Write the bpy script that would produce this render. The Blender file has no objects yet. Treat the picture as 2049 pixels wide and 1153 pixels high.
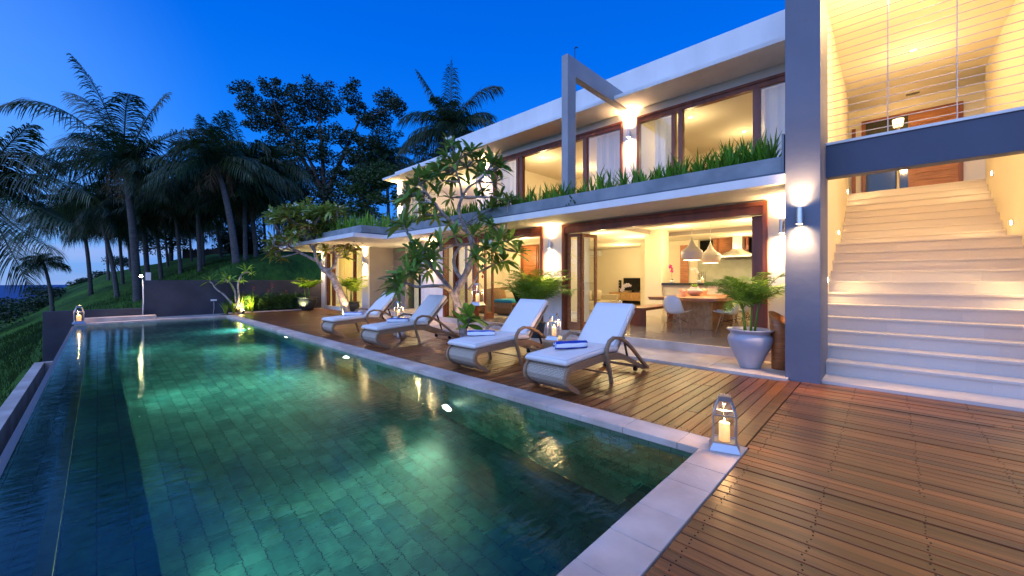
import bpy, math, random
from math import sin, cos, pi, radians, sqrt
from mathutils import Vector, Matrix
random.seed(11)
C = bpy.context.scene.collection
SC = bpy.context.scene
# ------------------------------------------------------------------ camera
F = (0.7236, 0.6902); R = (0.6902, -0.7236); FP = 790.6; EYE = 1.35
cam_d = bpy.data.cameras.new('camera'); cam = bpy.data.objects.new('camera', cam_d); C.objects.link(cam)
cam.location = (0, 0, EYE); cam.rotation_euler = (radians(90), 0, -math.atan2(F[0], F[1]))
cam_d.sensor_width = 36; cam_d.lens = 36 * FP / 2049; cam_d.shift_y = -16.5 / 2049
cam_d.clip_start = 0.05; cam_d.clip_end = 6000
SC.camera = cam
SC.view_settings.view_transform = 'Standard'; SC.view_settings.look = 'None'
SC.view_settings.exposure = 0.4; SC.view_settings.gamma = 1
SC.render.engine = 'CYCLES'
SC.cycles.use_denoising = True
SC.cycles.max_bounces = 8; SC.cycles.diffuse_bounces = 4; SC.cycles.glossy_bounces = 4
SC.cycles.transmission_bounces = 6; SC.cycles.transparent_max_bounces = 16
SC.cycles.caustics_reflective = False; SC.cycles.caustics_refractive = False
SC.cycles.sample_clamp_indirect = 30.0; SC.cycles.blur_glossy = 0.5

def ray(px, py):
    a = (px - 1024.5) / FP; b = (560 - py) / FP
    return (F[0] + R[0] * a, F[1] + R[1] * a, b)
def P(px, py, D):                       # a measured photo direction and a real distance -> a point of the place
    r = ray(px, py); return Vector((r[0] * D, r[1] * D, EYE + r[2] * D))
def G(px, py, z=0.0):
    r = ray(px, py); t = (z - EYE) / r[2]; return Vector((r[0] * t, r[1] * t, z))

# ------------------------------------------------------------------ world: dusk sky
W = bpy.data.worlds.new('World'); SC.world = W; W.use_nodes = True
nt = W.node_tree; nt.nodes.clear(); N = nt.nodes; L = nt.links
def nn(t, **k):
    n = N.new(t)
    for a, b in k.items(): setattr(n, a, b)
    return n
out = nn('ShaderNodeOutputWorld'); bg = nn('ShaderNodeBackground'); L.new(bg.outputs[0], out.inputs[0])
tc = nn('ShaderNodeTexCoord')
nrm = nn('ShaderNodeVectorMath', operation='NORMALIZE'); L.new(tc.outputs['Generated'], nrm.inputs[0])
sep = nn('ShaderNodeSeparateXYZ'); L.new(nrm.outputs[0], sep.inputs[0])
def ramp(stops, interp='EASE'):
    r = nn('ShaderNodeValToRGB'); r.color_ramp.interpolation = interp
    e = r.color_ramp.elements
    while len(e) > 1: e.remove(e[0])
    e[0].position = stops[0][0]; e[0].color = (*stops[0][1], 1)
    for p, c in stops[1:]:
        x = e.new(p); x.color = (*c, 1)
    return r
rz = ramp([(0.0, (0.10, 0.22, 0.55)), (0.06, (0.10, 0.26, 0.68)), (0.14, (0.035, 0.23, 0.80)), (0.30, (0.004, 0.165, 0.76)), (0.48, (0.0, 0.115, 0.66)), (0.72, (0.0, 0.08, 0.52)), (1.0, (0.0, 0.06, 0.45))], 'LINEAR')
L.new(sep.outputs[2], rz.inputs[0])
def lobe(d, lo, hi, col, prev):
    d = Vector(d).normalized()
    dp = nn('ShaderNodeVectorMath', operation='DOT_PRODUCT'); L.new(nrm.outputs[0], dp.inputs[0]); dp.inputs[1].default_value = d
    mr = nn('ShaderNodeMapRange'); mr.interpolation_type = 'SMOOTHERSTEP'
    mr.inputs[1].default_value = lo; mr.inputs[2].default_value = hi; L.new(dp.outputs['Value'], mr.inputs[0])
    sc = nn('ShaderNodeVectorMath', operation='SCALE'); sc.inputs[0].default_value = col; L.new(mr.outputs[0], sc.inputs['Scale'])
    ad = nn('ShaderNodeVectorMath', operation='ADD'); L.new(prev, ad.inputs[0]); L.new(sc.outputs[0], ad.inputs[1])
    return ad.outputs[0]
c = rz.outputs[0]
c = lobe((-0.35, 0.95, 0.10), 0.80, 1.02, (0.07, 0.11, 0.11), c)    # paler towards the sea
c = lobe((-0.80, 0.60, 0.03), 0.88, 1.0, (0.40, 0.15, 0.08), c)     # the last pink of the sunset, left of the frame
c = lobe((-0.93, -0.25, 0.42), 0.10, 1.0, (0.60, 0.82, 1.34), c)        # bright western twilight behind the camera
# low clouds over the sea
mp = nn('ShaderNodeMapping'); mp.inputs['Scale'].default_value = (1.6, 1.6, 11); L.new(nrm.outputs[0], mp.inputs[0])
nz = nn('ShaderNodeTexNoise'); nz.inputs['Scale'].default_value = 2.4; nz.inputs['Detail'].default_value = 5; L.new(mp.outputs[0], nz.inputs[0])
cr = nn('ShaderNodeMapRange'); cr.inputs[1].default_value = 0.46; cr.inputs[2].default_value = 0.66; L.new(nz.outputs[0], cr.inputs[0])
er = nn('ShaderNodeMapRange'); er.inputs[1].default_value = 0.20; er.inputs[2].default_value = 0.03; L.new(sep.outputs[2], er.inputs[0])
ml = nn('ShaderNodeMath', operation='MULTIPLY'); L.new(cr.outputs[0], ml.inputs[0]); L.new(er.outputs[0], ml.inputs[1])
m2 = nn('ShaderNodeMath', operation='MULTIPLY'); L.new(ml.outputs[0], m2.inputs[0]); m2.inputs[1].default_value = 0.6
mx = nn('ShaderNodeMix', data_type='RGBA'); L.new(m2.outputs[0], mx.inputs[0]); L.new(c, mx.inputs[6]); mx.inputs[7].default_value = (0.30, 0.38, 0.68, 1)
L.new(mx.outputs[2], bg.inputs[0]); bg.inputs[1].default_value = 1.0

# ------------------------------------------------------------------ materials
def rgba(c): return (c[0], c[1], c[2], 1)
MATS = {}
def mat(name, col, rough=0.6, metal=0.0, col2=None, nscale=3.0, bump=0.0, bscale=40.0, island=None, spec=None, detail=4, trans=None, emit=None, sheen=None, bdist=0.01, stretch=None, nlo=0.35, nhi=0.65):
    m = bpy.data.materials.new(name); m.use_nodes = True; t = m.node_tree; b = t.nodes['Principled BSDF']
    b.inputs['Roughness'].default_value = rough; b.inputs['Metallic'].default_value = metal
    b.inputs['Base Color'].default_value = rgba(col)
    if spec is not None: b.inputs['Specular IOR Level'].default_value = spec
    tcn = t.nodes.new('ShaderNodeTexCoord'); vec = tcn.outputs['Object']
    if stretch:
        mpn = t.nodes.new('ShaderNodeMapping'); mpn.inputs['Scale'].default_value = stretch; t.links.new(vec, mpn.inputs[0]); vec = mpn.outputs[0]
    src = None
    if col2 is not None:
        n = t.nodes.new('ShaderNodeTexNoise'); n.inputs['Scale'].default_value = nscale; n.inputs['Detail'].default_value = detail
        t.links.new(vec, n.inputs[0])
        mr = t.nodes.new('ShaderNodeMapRange'); mr.inputs[1].default_value = nlo; mr.inputs[2].default_value = nhi
        t.links.new(n.outputs[0], mr.inputs[0])
        mxn = t.nodes.new('ShaderNodeMix'); mxn.data_type = 'RGBA'; t.links.new(mr.outputs[0], mxn.inputs[0])
        mxn.inputs[6].default_value = rgba(col); mxn.inputs[7].default_value = rgba(col2); src = mxn.outputs[2]
    if island is not None:
        g = t.nodes.new('ShaderNodeNewGeometry')
        mr = t.nodes.new('ShaderNodeMapRange'); mr.inputs[3].default_value = 1 - island; mr.inputs[4].default_value = 1 + island
        t.links.new(g.outputs['Random Per Island'], mr.inputs[0])
        sc = t.nodes.new('ShaderNodeVectorMath'); sc.operation = 'SCALE'; t.links.new(mr.outputs[0], sc.inputs['Scale'])
        if src: t.links.new(src, sc.inputs[0])
        else: sc.inputs[0].default_value = col
        src = sc.outputs[0]
    if src: t.links.new(src, b.inputs['Base Color'])
    if bump:
        n = t.nodes.new('ShaderNodeTexNoise'); n.inputs['Scale'].default_value = bscale; n.inputs['Detail'].default_value = 5; t.links.new(vec, n.inputs[0])
        bp = t.nodes.new('ShaderNodeBump'); bp.inputs['Strength'].default_value = bump; bp.inputs['Distance'].default_value = bdist
        t.links.new(n.outputs[0], bp.inputs['Height']); t.links.new(bp.outputs[0], b.inputs['Normal'])
    if emit: b.inputs['Emission Color'].default_value = rgba(emit[0]); b.inputs['Emission Strength'].default_value = emit[1]
    if trans:                                   # thin leaf / cloth: some light passes through
        tr = t.nodes.new('ShaderNodeBsdfTranslucent'); mxs = t.nodes.new('ShaderNodeMixShader'); mxs.inputs[0].default_value = trans
        if src: t.links.new(src, tr.inputs[0])
        else: tr.inputs[0].default_value = rgba(col)
        o = t.nodes['Material Output']; t.links.new(b.outputs[0], mxs.inputs[1]); t.links.new(tr.outputs[0], mxs.inputs[2]); t.links.new(mxs.outputs[0], o.inputs[0])
    MATS[name] = m; return m
def glass_mat(name, tint=(0.96, 0.98, 0.98), refl=0.09, rough=0.0):
    m = bpy.data.materials.new(name); m.use_nodes = True; t = m.node_tree; t.nodes.clear()
    o = t.nodes.new('ShaderNodeOutputMaterial'); tr = t.nodes.new('ShaderNodeBsdfTransparent'); gl = t.nodes.new('ShaderNodeBsdfGlossy')
    tr.inputs[0].default_value = rgba(tint); gl.inputs['Roughness'].default_value = rough
    fr = t.nodes.new('ShaderNodeLayerWeight'); pw = t.nodes.new('ShaderNodeMath'); pw.operation = 'POWER'; pw.inputs[1].default_value = 4.0; t.links.new(fr.outputs['Facing'], pw.inputs[0])
    mx_ = t.nodes.new('ShaderNodeMath'); mx_.operation = 'MULTIPLY_ADD'; mx_.inputs[1].default_value = 0.7; mx_.inputs[2].default_value = refl * 0.5; t.links.new(pw.outputs[0], mx_.inputs[0])
    mm = t.nodes.new('ShaderNodeMixShader'); t.links.new(mx_.outputs[0], mm.inputs[0]); t.links.new(tr.outputs[0], mm.inputs[1]); t.links.new(gl.outputs[0], mm.inputs[2]); t.links.new(mm.outputs[0], o.inputs[0])
    return m
def emit_mat(name, col, s):
    m = bpy.data.materials.new(name); m.use_nodes = True; t = m.node_tree; t.nodes.clear()
    o = t.nodes.new('ShaderNodeOutputMaterial'); e = t.nodes.new('ShaderNodeEmission'); e.inputs[0].default_value = rgba(col); e.inputs[1].default_value = s
    t.links.new(e.outputs[0], o.inputs[0]); return m

WARM = (1.0, 0.60, 0.28); YEL = (1.0, 0.74, 0.36)
M = dict(
 white=mat('white_paint', (0.80, 0.78, 0.74), 0.65, col2=(0.66, 0.64, 0.60), nscale=2.2, stretch=(1, 1, 0.25), detail=9, nlo=0.45, nhi=0.85, bump=0.15, bscale=60),
 cream=mat('cream_paint', (0.80, 0.74, 0.60), 0.7, col2=(0.77, 0.70, 0.55), nscale=0.8, bump=0.1, bscale=50),
 yellow=mat('yellow_wall_paint', (0.78, 0.73, 0.46), 0.7, col2=(0.74, 0.69, 0.42), nscale=0.8),
 grey=mat('grey_render', (0.135, 0.150, 0.195), 0.55, col2=(0.105, 0.118, 0.155), nscale=1.1, bump=0.45, bscale=3.5, detail=8, bdist=0.014),
 greylow=mat('taupe_render', (0.33, 0.29, 0.27), 0.75, col2=(0.29, 0.25, 0.24), nscale=1.5, bump=0.25, bscale=12),
 greylight=mat('pale_grey_render', (0.36, 0.36, 0.36), 0.65, col2=(0.30, 0.30, 0.31), nscale=1.5, bump=0.3, bscale=8),
 stripblue=mat('slate_beam_paint', (0.060, 0.072, 0.115), 0.55, col2=(0.052, 0.062, 0.10), nscale=2, bump=0.1, bscale=30),
 gwall=mat('garden_wall_render', (0.054, 0.057, 0.072), 0.8, col2=(0.034, 0.036, 0.048), nscale=1.4, bump=0.4, bscale=9, detail=7),
 concrete=mat('planter_concrete', (0.27, 0.30, 0.31), 0.75, col2=(0.18, 0.21, 0.225), nscale=2.6, bump=0.4, bscale=14, detail=8),
 concdark=mat('dark_concrete', (0.10, 0.115, 0.13), 0.8),
 woodred=mat('red_hardwood', (0.27, 0.070, 0.028), 0.38, col2=(0.17, 0.042, 0.016), nscale=6, stretch=(1, 1, 0.15), bump=0.15, bscale=30),
 woodor=mat('orange_hardwood', (0.48, 0.18, 0.055), 0.4, col2=(0.30, 0.095, 0.026), nscale=7, stretch=(3, 0.4, 6), bump=0.2, bscale=30),
 oak=mat('pale_oak', (0.55, 0.33, 0.15), 0.45, col2=(0.40, 0.22, 0.09), nscale=5, stretch=(0.35, 3, 2), bump=0.1, bscale=30),
 teak=mat('teak_panel', (0.42, 0.26, 0.14), 0.5, col2=(0.30, 0.17, 0.085), nscale=4, stretch=(3, 3, 0.5)),
 floor=mat('polished_concrete_floor', (0.36, 0.32, 0.27), 0.16, col2=(0.29, 0.26, 0.22), nscale=1.6, spec=0.6),
 stone=mat('pale_limestone_tile', (0.66, 0.56, 0.47), 0.6, col2=(0.46, 0.36, 0.29), nscale=2.2, bump=0.2, bscale=30, island=0.05),
 terrazzo=mat('terrazzo_step', (0.60, 0.53, 0.46), 0.5, col2=(0.57, 0.51, 0.465), nscale=70, bump=0.06, bscale=90, island=0.04, detail=2),
 steel=mat('brushed_steel', (0.62, 0.62, 0.62), 0.28, 1.0),
 chrome=mat('lantern_metal', (0.42, 0.43, 0.46), 0.38, 1.0),
 black=mat('black_plastic', (0.012, 0.012, 0.014), 0.25),
 soil=mat('planter_soil', (0.03, 0.022, 0.016), 0.95, bump=0.8, bscale=20),
 plastic=mat('white_shell_plastic', (0.78, 0.79, 0.80), 0.3),
 cushion=mat('white_canvas', (0.80, 0.75, 0.68), 0.85, bump=0.5, bscale=5, bdist=0.03, spec=0.2),
 towelw=mat('white_terry', (0.80, 0.80, 0.82), 0.95, bump=0.6, bscale=160, bdist=0.004), towelb=mat('blue_terry', (0.010, 0.045, 0.36), 0.95, bump=0.6, bscale=160, bdist=0.004),
 sheer=mat('sheer_curtain', (0.84, 0.86, 0.86), 0.8, trans=0.45), drape=mat('yellow_drape', (0.66, 0.56, 0.26), 0.8, trans=0.55), drapeg=mat('khaki_drape', (0.42, 0.36, 0.20), 0.85),
 glass=glass_mat('window_glass', (0.93, 0.96, 0.96), 0.14), lglass=glass_mat('lantern_glass', (0.97, 0.97, 0.95), 0.06),
 wax=mat('candle_wax', (0.85, 0.70, 0.48), 0.6, trans=0.5, emit=((1.0, 0.60, 0.28), 0.7)),
 flame=emit_mat('candle_flame', (1.0, 0.62, 0.22), 55), lampe=emit_mat('lamp_glow', (1.0, 0.74, 0.40), 160), lampc=emit_mat('downlight_glow', (1.0, 0.80, 0.45), 14),
 poole=emit_mat('pool_lamp_glow', (1.0, 0.93, 0.70), 16),
 urn=mat('white_glazed_urn', (0.42, 0.42, 0.47), 0.32, col2=(0.37, 0.37, 0.42), nscale=3, bump=0.08, bscale=8), potdark=mat('dark_stoneware', (0.045, 0.05, 0.055), 0.5, col2=(0.03, 0.032, 0.035), nscale=6),
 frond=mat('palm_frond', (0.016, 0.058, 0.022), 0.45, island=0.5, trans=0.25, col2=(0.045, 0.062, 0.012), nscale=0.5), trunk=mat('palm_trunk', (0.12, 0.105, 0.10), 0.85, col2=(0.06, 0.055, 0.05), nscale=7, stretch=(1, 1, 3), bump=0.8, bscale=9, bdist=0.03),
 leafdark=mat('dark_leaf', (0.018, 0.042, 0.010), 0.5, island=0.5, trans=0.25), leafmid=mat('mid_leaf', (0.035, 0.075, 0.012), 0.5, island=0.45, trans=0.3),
 fleaf=mat('frangipani_leaf', (0.165, 0.30, 0.050), 0.38, island=0.35, trans=0.22, col2=(0.16, 0.17, 0.02), nscale=1.6, nlo=0.5, nhi=0.72),
 fleaf2=mat('frangipani_leaf_olive', (0.23, 0.30, 0.050), 0.45, island=0.35, trans=0.25, col2=(0.22, 0.12, 0.02), nscale=1.3, nlo=0.52, nhi=0.68),
 bark=mat('frangipani_bark', (0.40, 0.35, 0.32), 0.8, col2=(0.17, 0.14, 0.12), nscale=9, bump=0.8, bscale=16, bdist=0.02), barkd=mat('tree_bark', (0.10, 0.07, 0.055), 0.9, bump=0.6, bscale=12),
 petal=mat('frangipani_petal', (0.78, 0.76, 0.66), 0.6, trans=0.3), orchidw=mat('white_orchid_petal', (0.82, 0.78, 0.76), 0.6, trans=0.3), orchidp=mat('magenta_orchid_petal', (0.62, 0.03, 0.28), 0.6, trans=0.3),
 areca=mat('areca_leaf', (0.19, 0.35, 0.035), 0.42, island=0.35, trans=0.35), lime=mat('lime_leaf', (0.24, 0.38, 0.025), 0.45, island=0.35, trans=0.35),
 iris=mat('iris_blade', (0.13, 0.31, 0.022), 0.45, island=0.45, trans=0.3), fern=mat('fern_leaf', (0.045, 0.11, 0.018), 0.6, island=0.5, trans=0.25),
 heli=mat('heliconia_bract', (0.55, 0.08, 0.02), 0.5), lawn=None, wicker=None, rattan=None,
 sofa=mat('beige_upholstery', (0.50, 0.44, 0.33), 0.9, bump=0.2, bscale=80), turq=mat('turquoise_cushion', (0.02, 0.30, 0.42), 0.8), pink=mat('pink_ceramic', (0.62, 0.45, 0.44), 0.45), shade=mat('lamp_shade', (0.8, 0.74, 0.62), 0.8, trans=0.5, emit=((1, 0.7, 0.35), 2.0)),
 pebble=mat('dark_pebble', (0.045, 0.05, 0.065), 0.35, island=0.4), cable=mat('steel_cable', (0.45, 0.44, 0.45), 0.4, 0.6), splash=mat('grey_marble_splash', (0.36, 0.38, 0.30), 0.35, col2=(0.46, 0.48, 0.40), nscale=3, detail=8),
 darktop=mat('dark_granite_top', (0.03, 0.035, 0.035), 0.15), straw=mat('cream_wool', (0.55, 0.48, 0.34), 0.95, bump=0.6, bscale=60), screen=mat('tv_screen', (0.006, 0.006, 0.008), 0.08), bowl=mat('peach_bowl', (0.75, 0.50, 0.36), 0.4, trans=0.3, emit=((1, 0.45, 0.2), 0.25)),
)
def wave_weave(name, c1, c2, sx, sz):
    m = bpy.data.materials.new(name); m.use_nodes = True; t = m.node_tree; b = t.nodes['Principled BSDF']; b.inputs['Roughness'].default_value = 0.5
    tcn = t.nodes.new('ShaderNodeTexCoord'); br = t.nodes.new('ShaderNodeTexBrick')
    br.inputs['Scale'].default_value = 1; br.inputs['Brick Width'].default_value = sx; br.inputs['Row Height'].default_value = sz; br.inputs['Mortar Size'].default_value = sz * 0.22; br.inputs['Mortar Smooth'].default_value = 0.6
    br.inputs['Color1'].default_value = rgba(c1); br.inputs['Color2'].default_value = rgba([x * 0.85 for x in c1]); br.inputs['Mortar'].default_value = rgba(c2)
    t.links.new(tcn.outputs['UV'], br.inputs[0]); t.links.new(br.outputs[0], b.inputs['Base Color'])
    bp = t.nodes.new('ShaderNodeBump'); bp.invert = True; bp.inputs['Strength'].default_value = 0.8; bp.inputs['Distance'].default_value = 0.004
    t.links.new(br.outputs[1], bp.inputs['Height']); t.links.new(bp.outputs[0], b.inputs['Normal']); return m
M['wicker'] = wave_weave('woven_rattan', (0.62, 0.52, 0.40), (0.24, 0.17, 0.10), 0.05, 0.016)
M['piping'] = mat('cushion_piping', (0.62, 0.60, 0.57), 0.8)
M['railw'] = wave_weave('brown_woven_rail', (0.48, 0.29, 0.15), (0.14, 0.07, 0.03), 0.03, 0.014)
M['rattan'] = mat('brown_wicker', (0.30, 0.17, 0.07), 0.55, col2=(0.16, 0.085, 0.035), nscale=45, detail=2, bump=0.6, bscale=45)

# decking: every board its own island, long grain
def deck_mat(name, axis):
    m = bpy.data.materials.new(name); m.use_nodes = True; t = m.node_tree; b = t.nodes['Principled BSDF']
    tcn = t.nodes.new('ShaderNodeTexCoord'); g = t.nodes.new('ShaderNodeNewGeometry')
    off = t.nodes.new('ShaderNodeVectorMath'); off.operation = 'SCALE'; off.inputs[0].default_value = (13, 17, 5); t.links.new(g.outputs['Random Per Island'], off.inputs['Scale'])
    ad = t.nodes.new('ShaderNodeVectorMath'); t.links.new(tcn.outputs['Object'], ad.inputs[0]); t.links.new(off.outputs[0], ad.inputs[1])
    mpn = t.nodes.new('ShaderNodeMapping'); mpn.inputs['Scale'].default_value = (1.0, 22, 22) if axis == 'x' else (22, 1.0, 22); t.links.new(ad.outputs[0], mpn.inputs[0])
    n = t.nodes.new('ShaderNodeTexNoise'); n.inputs['Scale'].default_value = 1.3; n.inputs['Detail'].default_value = 6; n.inputs['Roughness'].default_value = 0.6; t.links.new(mpn.outputs[0], n.inputs[0])
    n2 = t.nodes.new('ShaderNodeTexNoise'); n2.inputs['Scale'].default_value = 0.9; n2.inputs['Detail'].default_value = 5; t.links.new(tcn.outputs['Object'], n2.inputs[0])
    rp = t.nodes.new('ShaderNodeValToRGB'); e = rp.color_ramp.elements
    e[0].position = 0.30; e[0].color = (0.095, 0.027, 0.007, 1); e[1].position = 0.72; e[1].color = (0.29, 0.100, 0.026, 1)
    t.links.new(n.outputs[0], rp.inputs[0])
    mr = t.nodes.new('ShaderNodeMapRange'); mr.inputs[3].default_value = 0.5; mr.inputs[4].default_value = 1.4; t.links.new(g.outputs['Random Per Island'], mr.inputs[0])
    mr2 = t.nodes.new('ShaderNodeMapRange'); mr2.inputs[1].default_value = 0.3; mr2.inputs[2].default_value = 0.7; mr2.inputs[3].default_value = 0.72; mr2.inputs[4].default_value = 1.18; t.links.new(n2.outputs[0], mr2.inputs[0])
    mm = t.nodes.new('ShaderNodeMath'); mm.operation = 'MULTIPLY'; t.links.new(mr.outputs[0], mm.inputs[0]); t.links.new(mr2.outputs[0], mm.inputs[1])
    sc = t.nodes.new('ShaderNodeVectorMath'); sc.operation = 'SCALE'; t.links.new(rp.outputs[0], sc.inputs[0]); t.links.new(mm.outputs[0], sc.inputs['Scale'])
    t.links.new(sc.outputs[0], b.inputs['Base Color'])
    mr3 = t.nodes.new('ShaderNodeMapRange'); mr3.inputs[3].default_value = 0.25; mr3.inputs[4].default_value = 0.5; t.links.new(n2.outputs[0], mr3.inputs[0]); t.links.new(mr3.outputs[0], b.inputs['Roughness'])
    bp = t.nodes.new('ShaderNodeBump'); bp.inputs['Strength'].default_value = 0.35; bp.inputs['Distance'].default_value = 0.004; t.links.new(n.outputs[0], bp.inputs['Height']); t.links.new(bp.outputs[0], b.inputs['Normal'])
    return m
M['deckx'] = deck_mat('decking_across', 'x'); M['decky'] = deck_mat('decking_along', 'y')

def tile_mat(name, ax):
    m = bpy.data.materials.new(name); m.use_nodes = True; t = m.node_tree; b = t.nodes['Principled BSDF']; b.inputs['Roughness'].default_value = 0.55
    tcn = t.nodes.new('ShaderNodeTexCoord'); sp = t.nodes.new('ShaderNodeSeparateXYZ'); t.links.new(tcn.outputs['Object'], sp.inputs[0])
    nw = t.nodes.new('ShaderNodeTexNoise'); nw.inputs['Scale'].default_value = 5; t.links.new(tcn.outputs['Object'], nw.inputs[0])
    cb = t.nodes.new('ShaderNodeCombineXYZ'); t.links.new(sp.outputs[ax[0]], cb.inputs[0]); t.links.new(sp.outputs[ax[1]], cb.inputs[1])
    sw = t.nodes.new('ShaderNodeVectorMath'); sw.operation = 'SCALE'; sw.inputs['Scale'].default_value = 0.010; t.links.new(nw.outputs['Color'], sw.inputs[0])
    ad = t.nodes.new('ShaderNodeVectorMath'); t.links.new(cb.outputs[0], ad.inputs[0]); t.links.new(sw.outputs[0], ad.inputs[1])
    br = t.nodes.new('ShaderNodeTexBrick'); br.inputs['Scale'].default_value = 1; br.inputs['Brick Width'].default_value = 0.19; br.inputs['Row Height'].default_value = 0.15; br.inputs['Mortar Size'].default_value = 0.0042; br.inputs['Mortar Smooth'].default_value = 0.2
    br.inputs['Color1'].default_value = (0.045, 0.23, 0.23, 1); br.inputs['Color2'].default_value = (0.12, 0.40, 0.375, 1); br.inputs['Mortar'].default_value = (0.012, 0.06, 0.065, 1); br.inputs['Bias'].default_value = -0.1
    t.links.new(ad.outputs[0], br.inputs[0])
    n = t.nodes.new('ShaderNodeTexNoise'); n.inputs['Scale'].default_value = 9; n.inputs['Detail'].default_value = 7; t.links.new(tcn.outputs['Object'], n.inputs[0])
    n3 = t.nodes.new('ShaderNodeTexNoise'); n3.inputs['Scale'].default_value = 0.8; n3.inputs['Detail'].default_value = 3; t.links.new(tcn.outputs['Object'], n3.inputs[0])
    mr = t.nodes.new('ShaderNodeMapRange'); mr.inputs[1].default_value = 0.25; mr.inputs[2].default_value = 0.75; mr.inputs[3].default_value = 0.6; mr.inputs[4].default_value = 1.25; t.links.new(n.outputs[0], mr.inputs[0])
    sc = t.nodes.new('ShaderNodeVectorMath'); sc.operation = 'SCALE'; t.links.new(br.outputs[0], sc.inputs[0]); t.links.new(mr.outputs[0], sc.inputs['Scale'])
    mr4 = t.nodes.new('ShaderNodeMapRange'); mr4.inputs[1].default_value = 0.3; mr4.inputs[2].default_value = 0.7; mr4.inputs[3].default_value = 0.5; mr4.inputs[4].default_value = 1.35; t.links.new(n3.outputs[0], mr4.inputs[0])
    sc2 = t.nodes.new('ShaderNodeVectorMath'); sc2.operation = 'SCALE'; t.links.new(sc.outputs[0], sc2.inputs[0]); t.links.new(mr4.outputs[0], sc2.inputs['Scale'])
    t.links.new(sc2.outputs[0], b.inputs['Base Color'])
    return m
M['tilef'] = tile_mat('pool_floor_tile', (1, 0)); M['tilew'] = tile_mat('pool_wall_tile_long', (1, 2)); M['tilew2'] = tile_mat('pool_wall_tile_short', (0, 2))
# water surface
def water_mat():
    m = bpy.data.materials.new('pool_water'); m.use_nodes = True; t = m.node_tree; t.nodes.clear()
    o = t.nodes.new('ShaderNodeOutputMaterial'); g = t.nodes.new('ShaderNodeBsdfGlass'); g.inputs['IOR'].default_value = 1.33; g.inputs['Roughness'].default_value = 0.0
    g.inputs[0].default_value = (0.80, 1.0, 0.97, 1)
    tcn = t.nodes.new('ShaderNodeTexCoord')
    n = t.nodes.new('ShaderNodeTexNoise'); n.inputs['Scale'].default_value = 5.5; n.inputs['Detail'].default_value = 3; n.inputs['Distortion'].default_value = 0.5
    mpn = t.nodes.new('ShaderNodeMapping'); mpn.inputs['Rotation'].default_value = (0, 0, 0.75); mpn.inputs['Scale'].default_value = (1.0, 3.0, 1)
    t.links.new(tcn.outputs['Object'], mpn.inputs[0]); t.links.new(mpn.outputs[0], n.inputs[0])
    bp = t.nodes.new('ShaderNodeBump'); bp.inputs['Strength'].default_value = 1.0; bp.inputs['Distance'].default_value = 0.0028
    t.links.new(n.outputs[0], bp.inputs['Height']); t.links.new(bp.outputs[0], g.inputs['Normal'])
    t.links.new(g.outputs[0], o.inputs[0]); return m
M['water'] = water_mat()
def ground_mat():
    m = bpy.data.materials.new('grass_slope'); m.use_nodes = True; t = m.node_tree; b = t.nodes['Principled BSDF']; b.inputs['Roughness'].default_value = 0.95; b.inputs['Specular IOR Level'].default_value = 0.1
    tcn = t.nodes.new('ShaderNodeTexCoord')
    n = t.nodes.new('ShaderNodeTexNoise'); n.inputs['Scale'].default_value = 0.35; n.inputs['Detail'].default_value = 9; n.inputs['Roughness'].default_value = 0.65; t.links.new(tcn.outputs['Object'], n.inputs[0])
    rp = t.nodes.new('ShaderNodeValToRGB'); e = rp.color_ramp.elements; e[0].position = 0.33; e[0].color = (0.016, 0.045, 0.010, 1); e[1].position = 0.68; e[1].color = (0.065, 0.16, 0.022, 1)
    t.links.new(n.outputs[0], rp.inputs[0]); t.links.new(rp.outputs[0], b.inputs['Base Color'])
    n2 = t.nodes.new('ShaderNodeTexNoise'); n2.inputs['Scale'].default_value = 3; n2.inputs['Detail'].default_value = 8; t.links.new(tcn.outputs['Object'], n2.inputs[0])
    bp = t.nodes.new('ShaderNodeBump'); bp.inputs['Strength'].default_value = 1; bp.inputs['Distance'].default_value = 0.25; t.links.new(n2.outputs[0], bp.inputs['Height']); t.links.new(bp.outputs[0], b.inputs['Normal'])
    return m
M['lawn'] = ground_mat()
M['sea'] = mat('sea_water', (0.008, 0.045, 0.17), 0.6, spec=0.15, bump=0.5, bscale=0.2, bdist=0.5)

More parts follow.
